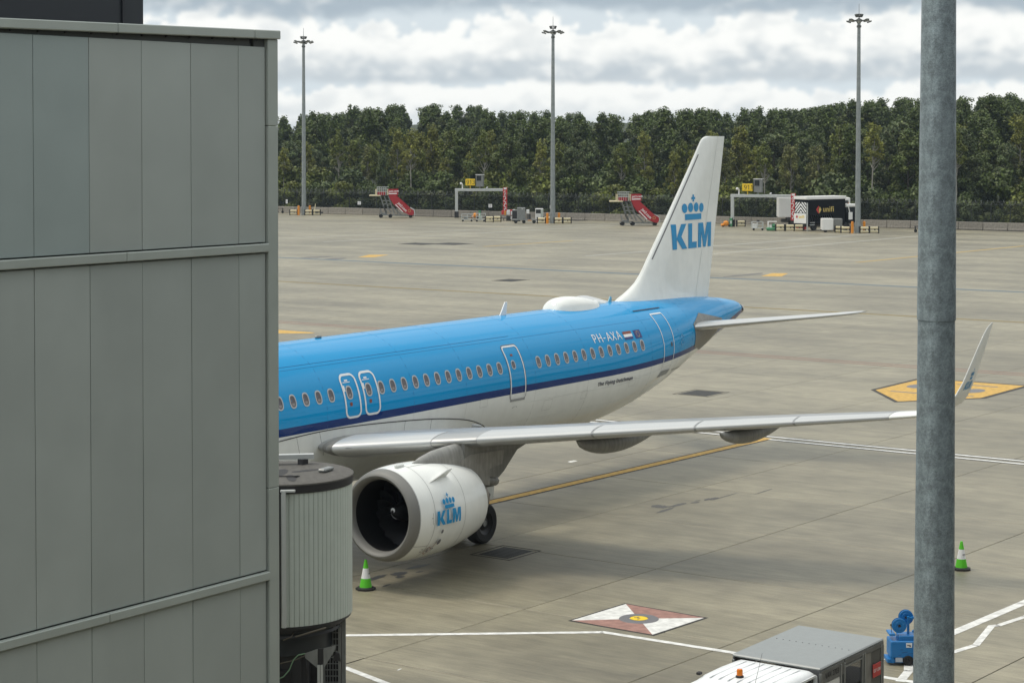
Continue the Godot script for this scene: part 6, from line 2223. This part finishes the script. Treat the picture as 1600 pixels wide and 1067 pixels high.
	obj("white_roof_edge", mb, M.white_paint, tr)
	mb = MB.new()
	for k in 11:
		mb.v.append_array(fall_on(poly_tris(PackedVector2Array([Vector2(0.3 + k * 0.36, 1.95), Vector2(0.47 + k * 0.36, 1.95), Vector2(0.70 + k * 0.36, 1.95 - 0.9 + k * 0.05), Vector2(0.53 + k * 0.36, 1.95 - 0.9 + k * 0.05)])), flat_map(Transform3D(Basis(), V(0, 0, 0.012))), 3.0).v)
	while mb.n.size() < mb.v.size():
		mb.n.append(V(0, 0, 1))
	obj("side_hatching", mb, M.marking_white, tr)
	obj("side_lettering", fall_on(scaled(letters("unifi"), Vector2(0.62, 0.62), Vector2(2.75, 2.35)), flat_map(Transform3D(Basis(), V(0, 0, 0.014))), 3.0), M.gold, tr)
	obj("side_logo", fall_on(poly_tris(PackedVector2Array([Vector2(1.55, 2.65), Vector2(1.95, 3.15), Vector2(2.05, 3.0), Vector2(1.85, 2.65), Vector2(2.1, 2.3), Vector2(1.95, 2.15)])), flat_map(Transform3D(Basis(), V(0, 0, 0.014))), 3.0), M.bright_red, tr)
	obj("side_logo_gold", fall_on(poly_tris(PackedVector2Array([Vector2(1.98, 2.65), Vector2(2.18, 3.05), Vector2(2.45, 2.65), Vector2(2.1, 2.15)])), flat_map(Transform3D(Basis(), V(0, 0, 0.014))), 3.0), M.gold, tr)
	# tail: chevrons over a pale tail lift
	var back := Transform3D(Basis(V(0, 0, 1), V(0, 1, 0), V(-1, 0, 0)), V(-0.012, 0, -1.15))
	var ch := PackedVector2Array()
	for k in 5:
		var y := 2.30 + k * 0.46
		for s in [1.0, -1.0]:
			for q in [[0.0, y, 1.0, y - 0.95]]:
				var pts := [Vector2(0, y), Vector2(0, y + 0.25), Vector2(1.0 * s, y - 0.70), Vector2(1.0 * s, y - 0.95)]
				var poly := PackedVector2Array(pts)
				var clip := Geometry2D.intersect_polygons(poly, PackedVector2Array([Vector2(-1.0, 2.25), Vector2(1.0, 2.25), Vector2(1.0, 3.6), Vector2(-1.0, 3.6)]))
				for c in clip:
					ch.append_array(poly_tris(c))
	obj("tail_chevrons", fall_on(ch, flat_map(back), 3.0), M.marking_white, tr)
	mb = MB.new()
	mb.box(V(-0.10, 1.55, -1.15), V(0.08, 1.25, 2.25), Basis(), 0.02)
	var tl := obj("tail_lift", mb, M.white_paint, tr)
	obj("tail_logo", fall_on(poly_tris(PackedVector2Array([Vector2(-0.75, 1.75), Vector2(-0.55, 1.98), Vector2(-0.35, 1.75), Vector2(-0.55, 1.52)])), flat_map(back.translated(back.basis.z * 0.14)), 3.0), M.bright_red, tl)
	obj("tail_lettering", fall_on(scaled(letters("unifi"), Vector2(0.34, 0.34), Vector2(-0.2, 1.58)), flat_map(back.translated(back.basis.z * 0.14)), 3.0), M.sign_yellow, tl)
	mb = MB.new()
	mb.box(V(0.03, 1.8, 0.02), V(0.12, 3.5, 0.12))
	mb.box(V(0.9, 0.75, 0.0), V(0.8, 0.08, 0.08))
	mb.box(V(0.9, 1.05, 0.0), V(0.8, 0.08, 0.08))
	obj("corner_post", mb, M.pale_steel, tr)
	mb = MB.new()
	mb.box(V(3.5, 0.72, -1.15), V(7.4, 0.35, 1.6))
	obj("chassis", mb, M.iron, tr)
	mb = MB.new()
	mb.box(V(-0.1, 0.62, -1.2), V(0.06, 0.16, 1.5))
	mb.box(V(0.2, 0.35, -1.2), V(0.3, 0.3, 1.7))
	obj("rear_bumper", mb, M.bright_red, tr)
	mb = MB.new()
	mb.box(V(-0.14, 0.62, -0.95), V(0.03, 0.14, 0.5))
	obj("number_plate", mb, M.sign_yellow, tr)
	for x in [1.3, 6.9]:
		for z in [-0.2, -2.1]:
			wheel(tr, V(x, 0.48, z), 0.48, 0.32)
	# cab
	mb = MB.new()
	mb.box(V(7.75, 1.55, -1.15), V(1.75, 1.5, 2.3), Basis(), 0.08)
	obj("cab_lower", mb, M.black_paint, tr)
	mb = MB.new()
	mb.box(V(7.7, 2.55, -1.15), V(1.6, 0.75, 2.2), Basis(), 0.1)
	obj("cab_glass", mb, M.glass_dark, tr)
	mb = MB.new()
	mb.box(V(7.65, 3.08, -1.15), V(1.75, 0.42, 2.25), Basis(), 0.1)
	mb.box(V(7.25, 2.55, 0.0), V(0.14, 0.8, 0.05), Basis(Vector3.BACK, 0.3))
	mb.box(V(7.5, 1.75, 0.012), V(0.7, 0.95, 0.05), Basis(), 0.02)
	mb.box(V(8.5, 1.9, -0.9), V(0.2, 0.5, 1.5), Basis(), 0.04)
	obj("cab_white_trim", mb, M.white_paint, tr)
	mb = MB.new()
	mb.box(V(6.95, 3.55, -1.0), V(0.8, 0.4, 1.8), Basis(), 0.1)
	obj("cooling_unit", mb, M.iron, tr)
	mb = MB.new()
	mb.box(V(7.35, 3.40, -0.3), V(0.16, 0.2, 0.16), Basis(), 0.03)
	obj("roof_beacon", mb, M.amber, tr)


# ------------------------------------------------------------------ trees
const GREENS := [Vector3(0.060, 0.086, 0.014), Vector3(0.108, 0.132, 0.020), Vector3(0.155, 0.165, 0.026), Vector3(0.23, 0.18, 0.024), Vector3(0.066, 0.092, 0.028), Vector3(0.132, 0.142, 0.044)]


func leaf_cloud(mb: MB, centre: Vector3, r: Vector3, count: int, size: float, tone: Vector3) -> void:
	for k in count:
		var d := Vector3(rng.randfn(), rng.randfn(), rng.randfn()).normalized()
		var p := centre + d * r * pow(rng.randf(), 0.42)
		var nn := (d * 0.8 + Vector3(rng.randf_range(-1, 1), rng.randf_range(-0.4, 1.2), rng.randf_range(-1, 1))).normalized()
		var u := nn.cross(Vector3(rng.randf_range(-1, 1), rng.randf_range(-1, 1), rng.randf_range(-1, 1))).normalized()
		var w := nn.cross(u)
		var s := size * rng.randf_range(0.6, 1.35)
		u *= s
		w *= s * 0.62
		mb.quad(p - u, p + w, p + u, p - w)
		var t := tone * rng.randf_range(0.62, 1.42)
		mb.paint(Color(t.x, t.y, t.z))


func tree_model(style: int, sd: int) -> Dictionary:
	# style 0 broad crown, 1 tall narrow, 2 bush to the ground, 3 open birch, 4 pointed
	rng.seed = sd
	var tone: Vector3 = GREENS[[0, 1, 2, 3, 4, 5, 1, 0, 2, 4][sd % 10]]
	var h: float = [15.0, 16.0, 4.5, 15.5, 13.0, 15.0][style] * rng.randf_range(0.92, 1.08)
	var R: float = [3.7, 2.5, 2.6, 2.5, 2.2, 2.4][style]
	var low: float = [0.14, 0.12, 0.0, 0.26, 0.1, 0.5][style]
	var wood := MB.new()
	var tips := []
	if style != 2:
		var lean := Vector3(rng.randf_range(-0.5, 0.5), 0, rng.randf_range(-0.5, 0.5))
		var tp := PackedVector3Array()
		for k in 6:
			var t := k / 5.0
			tp.append(Vector3(lean.x * t + rng.randf_range(-0.12, 0.12), h * 0.9 * t, lean.z * t + rng.randf_range(-0.12, 0.12)))
		wood.tube(tp, 0.24 if style < 3 else 0.17, 0.05, 7, false)
		for k in 14:
			var t := rng.randf_range(low + 0.08, 0.85)
			var o: Vector3 = tp[int(t * 5)].lerp(tp[mini(5, int(t * 5) + 1)], fmod(t * 5, 1.0))
			var a := rng.randf() * TAU
			var reach := R * (1.0 - t * 0.6) * rng.randf_range(0.6, 1.0)
			var e: Vector3 = o + Vector3(cos(a) * reach, rng.randf_range(0.8, 2.6), sin(a) * reach)
			wood.tube(PackedVector3Array([o, o.lerp(e, 0.5) + Vector3(0, -0.15, 0), e]), 0.09, 0.025, 5, false)
			tips.append(e)
	var crown := MB.new()
	var n: int = [58, 56, 16, 48, 34, 26][style]
	for k in n:
		var t := (k + rng.randf()) / n
		var y := lerpf(low, 1.0, t) * h
		var prof: float
		match style:
			0: prof = pow(sin(PI * clampf(0.12 + t * 0.84, 0, 1)), 0.6)
			1: prof = pow(sin(PI * clampf(0.15 + t * 0.8, 0, 1)), 0.8)
			2: prof = sqrt(maxf(0.05, 1 - t * t))
			3, 5: prof = pow(sin(PI * clampf(0.2 + t * 0.75, 0, 1)), 0.8)
			_: prof = maxf(0.12, 1.0 - t)
		var a := rng.randf() * TAU
		var rr := R * prof * sqrt(rng.randf()) * rng.randf_range(0.7, 1.12)
		var c := Vector3(cos(a) * rr, y + rng.randf_range(-0.4, 0.4), sin(a) * rr)
		if tips and k < tips.size() and style != 4:
			c = tips[k] + Vector3(0, 0.3, 0)
		var cr: float = R * rng.randf_range(0.18, 0.40) * ([0.95, 1.05, 1.2, 0.85, 0.9, 0.9][style]) * lerpf(1.0, 0.65, t if style in [1, 3, 4] else t * 0.5)
		var tn := tone * rng.randf_range(0.55, 1.6) + Vector3(rng.randf_range(0, 0.012), 0, 0)
		leaf_cloud(crown, c, Vector3(cr, cr * rng.randf_range(0.7, 1.35) * (1.25 if style in [1, 3] else 0.85), cr), int([170, 165, 180, 120, 150, 70][style]), 0.215 if style != 3 else 0.18, tn)
	for k in 26:   # ragged twigs at the top
		var a := rng.randf() * TAU
		var t := rng.randf_range(0.80, 1.06)
		leaf_cloud(crown, Vector3(cos(a) * R * rng.randf() * 0.6, h * t, sin(a) * R * rng.randf() * 0.6), Vector3(0.5, 0.6, 0.5), 22, 0.19, tone * rng.randf_range(0.8, 1.3))
	return {"wood": wood.mesh() if style != 2 else null, "crown": crown.mesh(), "style": style, "h": h, "tone": sd % 10}


func skyline(x: float) -> float:
	# rows of the photograph's treetops: a knoll left of the middle, higher ground to the right
	var q := [[380, 186], [460, 186], [520, 184], [600, 176], [660, 172], [740, 172], [800, 182], [900, 184], [980, 184], [1040, 180], [1120, 178], [1250, 178], [1300, 170], [1400, 162], [1500, 162], [1600, 154], [1700, 152]]
	for k in q.size() - 1:
		if x >= q[k][0] and x <= q[k + 1][0]:
			return lerpf(q[k][1], q[k + 1][1], (x - q[k][0]) / (q[k + 1][0] - q[k][0]))
	return 180.0


func height_to(at: Vector3, row: float) -> float:
	return EYE.y + (214.8 - row) / 3145.0 * seen(at).z


func build_trees() -> void:
	var models := []
	var sds := [100, 101, 102, 103, 104, 110, 111, 112, 113, 115]
	var sty := [1, 3, 0, 1, 1, 3, 0, 1, 3, 0]
	for k in 10:
		models.append(tree_model(sty[k], sds[k] + k))
	var bushes := []
	for k in 4:
		bushes.append(tree_model(2, [140, 144, 147, 141][k]))
	var pointed := tree_model(4, 160)
	var birches := [tree_model(5, 171), tree_model(5, 178)]
	rng.seed = 5
	var marks := [[473, "left floodlight mast"], [612, "left red stairs"], [735, "left gantry's yellow sign"], [792, "913 red board"], [863, "middle floodlight mast"], [998, "right red stairs"], [1085, "aircraft tail fin"], [1169, "right gantry's yellow sign"], [1270, "black truck"], [1341, "right floodlight mast"], [1465, "grey lamp column"], [1570, "right picture edge"]]
	var tone_word := ["dark green", "mid green", "fresh green", "yellowing", "blue green", "grey green", "mid green", "dark green", "fresh green", "blue green"]
	var style_word := ["broad", "narrow", "bushy", "slender", "pointed", "bare-stemmed"]
	var put := func(m: Dictionary, at: Vector3, sc: float, row: String, group: String) -> void:
		var s := seen(at)
		var best := ""
		var gap := 1e9
		var off := 0.0
		for q in marks:
			if absf(s.x - q[0]) < gap:
				gap = absf(s.x - q[0])
				off = s.x - q[0]
				best = q[1]
		var side := "straight behind" if absf(off) < 10 else ("left of" if off < 0 else "right of")
		if absf(off) >= 28:
			side = "farther " + side
		elif absf(off) >= 10:
			side = "close " + side
		var size := "tall" if m.h * sc > 13.5 else ("low" if (m.h * sc < 9.0 and m.style != 2) or (m.style == 2 and sc < 0.75) else "")
		var lb := "%s %s %s %s %s, %s %s" % [size, style_word[m.style], tone_word[m.tone], "bush" if m.style == 2 else "tree", row, side, best]
		lb = lb.strip_edges()
		var nn: int = used_labels.get(lb, 0)
		used_labels[lb] = nn + 1
		if nn > 0:
			lb = ["second", "third", "fourth", "fifth", "sixth", "seventh", "eighth"][mini(nn - 1, 6)] + " " + lb
		var t := thing("bush" if m.style == 2 else "tree", lb, "bush" if m.style == 2 else "tree", at, rng.randf() * TAU, group)
		t.scale = Vector3.ONE * sc * Vector3(rng.randf_range(0.95, 1.15), 1.0, rng.randf_range(0.95, 1.15))
		obj("crown", m.crown, M.leaf_0, t)
		if m.wood:
			obj("trunk", m.wood, M.bark_pale if m.style in [3, 5] or m.tone == 8 else M.bark, t)
	# undergrowth along the fence
	var b := -196.0
	while b < -30.0:
		var at := Vector3(fence_a(b) + rng.randf_range(3.0, 6.0), -0.2, b)
		var s := seen(at)
		if s.x > 400 and s.x < 1640:
			put.call(bushes[rng.randi() % 4], at, rng.randf_range(0.55, 1.1), "by fence", "bushes along the fence")
		at.x += rng.randf_range(3.5, 6.0)
		at.z += 1.4
		if s.x > 400 and s.x < 1640:
			put.call(bushes[rng.randi() % 4], at, rng.randf_range(0.9, 1.5), "behind bushes", "bushes along the fence")
		b += rng.randf_range(2.6, 3.6)
	b = -205.0
	while b < -25.0:   # front row
		var at := Vector3(fence_a(b) + rng.randf_range(9.0, 15.0), -0.2, b)
		if seen(at).x > 385 and seen(at).x < 1660:
			var m: Dictionary = models[rng.randi() % 10]
			put.call(m, at, (height_to(at, skyline(seen(at).x) + rng.randf_range(8.0, 66.0))) / (float(m.h) * (1.23 if b < -105.0 else 1.18)), "in front row", "trees behind the fence")
		b += rng.randf_range(2.6, 4.4)
	for k in 13:   # slender birches with bare pale stems at the wood's edge
		b = -190.0 + k * 12.2 + rng.randf_range(-2.5, 2.5)
		var at := Vector3(fence_a(b) + rng.randf_range(7.0, 9.0), -0.2, b)
		if seen(at).x > 400 and seen(at).x < 1640:
			var m: Dictionary = birches[k % 2]
			put.call(m, at, height_to(at, skyline(seen(at).x) + rng.randf_range(12.0, 40.0)) / (float(m.h) * 1.1), "at wood edge", "trees behind the fence")
	b = -225.0
	while b < -15.0:   # second row, filling the gaps
		var at := Vector3(fence_a(b) + rng.randf_range(19.0, 26.0), -0.2, b)
		if seen(at).x > 385 and seen(at).x < 1660:
			var m: Dictionary = models[[0, 2, 3, 5, 9, 1, 6, 8, 4][rng.randi() % 9]]
			put.call(m, at, (height_to(at, skyline(seen(at).x) + rng.randf_range(0.0, 30.0))) / (float(m.h) * (1.23 if b < -105.0 else 1.18)), "in second row", "trees behind the fence")
		b += rng.randf_range(3.0, 4.6)
	# the wood behind on slowly rising ground, one mass
	var mm := MultiMesh.new()
	mm.transform_format = MultiMesh.TRANSFORM_3D
	mm.mesh = models[0].crown
	var xs := []
	for k in 420:
		var dist := rng.randf_range(34.0, 150.0)
		var bb := rng.randf_range(-330.0, 30.0)
		var at := Vector3(fence_a(bb) + dist, 0, bb)
		var s := seen(at)
		if s.x < 370 or s.x > 1680:
			continue
		var top := height_to(at, skyline(s.x))
		var hh := rng.randf_range(12.0, 16.0)
		var ground := top - hh * 1.05 - rng.randf_range(0.0, 4.5) * clampf((150.0 - dist) / 116.0, 0.15, 1.0)
		xs.append([Transform3D(Basis(Vector3.UP, rng.randf() * TAU) * Basis.from_scale(Vector3(1.15, hh / 15.0, 1.15)), Vector3(at.x, minf(ground, dist * 0.14), at.z)), k])
	mm.instance_count = xs.size()
	for k in xs.size():
		mm.set_instance_transform(k, xs[k][0])
	var wd := MultiMeshInstance3D.new()
	wd.name = numbered("distant_woodland")
	wd.multimesh = mm
	wd.material_override = M.leaf_1
	add_child(wd)
	tag(wd, "distant woodland rising behind the front trees up to the skyline", "woodland", "", "stuff")
	# single pointed tree standing up on the skyline
	put.call(pointed, Vector3(fence_a(-205.0) + 90.0, 3.5, -231.0), 1.15, "on the skyline", "")
	# rising ground under the wood
	var hill := MB.new()
	var rows := []
	for i in 12:
		var row := PackedVector3Array()
		for j in 30:
			var bb := -420.0 + j * 18.0
			var dist := 5.0 + i * 34.0
			row.append(Vector3(fence_a(bb) + dist, -0.08 + maxf(0.0, dist - 40.0) * 0.05, bb))
		rows.append(row)
	hill.grid(rows)
	tag(struct("wooded_hillside", hill, M.turf), "gently rising grassy ground under the woodland", "hillside", "", "structure")


# ------------------------------------------------------------------ scene
func _ready() -> void:
	rng.seed = 20
	# camera: eye at a first floor window of the terminal; the lens is shifted down as in the photograph
	var cam := Camera3D.new()
	cam.name = "camera"
	cam.basis = Basis(Vector3.UP, VIEW_TURN) * Basis(Vector3.RIGHT, -0.03206) * Basis(Vector3.BACK, 0.00079)
	cam.position = EYE
	cam_basis = cam.basis
	var near := 0.5
	cam.set_frustum(near * 1067.0 / 3144.85, Vector2(0, -near * (533.5 - 315.55) / 3144.85), near, 6000.0)
	add_child(cam)
	cam.current = true
	var env := Environment.new()
	env.background_mode = Environment.BG_SKY
	env.sky = make_sky()
	env.background_energy_multiplier = 1.0
	env.tonemap_mode = Environment.TONE_MAPPER_LINEAR
	env.tonemap_exposure = 1.1
	env.sdfgi_enabled = true
	env.ssao_enabled = true
	env.ssil_enabled = true
	env.fog_enabled = true
	env.fog_density = 0.00012
	env.fog_light_color = Color(0.80, 0.88, 0.95)
	var we := WorldEnvironment.new()
	we.name = "world_environment"
	we.environment = env
	add_child(we)
	var sun := DirectionalLight3D.new()
	sun.name = "sun"
	sun.light_energy = 0.5
	sun.light_color = Color(1.0, 0.96, 0.9)
	sun.light_angular_distance = 14.0
	sun.shadow_enabled = true
	add_child(sun)
	# high behind the far left, through thin cloud
	sun.look_at_from_position(Vector3(-15, 60, -30), Vector3.ZERO)

	make_materials()
	build_ground()
	build_markings()
	build_terminal()
	build_tower()
	build_fence()
	build_trees()
	rng.seed = 21
	build_airliner()
	build_bridge()
	build_lamp_column()
	build_masts()
	var st := build_stairs(Vector3(205.8, 0, -144.9), VIEW_TURN, "left of two red passenger stairs on the far apron, white lettered side", 1.0)
	build_stairs(Vector3(204.6, 0, -102.6), VIEW_TURN + 0.06, "right of two red passenger stairs, just left of the tail fin", 1.0, st)
	build_gantry(Vector3(210.5, 0, -137.75), "913", 7.4)
	build_gantry(Vector3(208.6, 0, -90.9), "911", 8.35, -0.28)
	build_apron_gear()
	build_cones()
	build_van()
	build_cart()
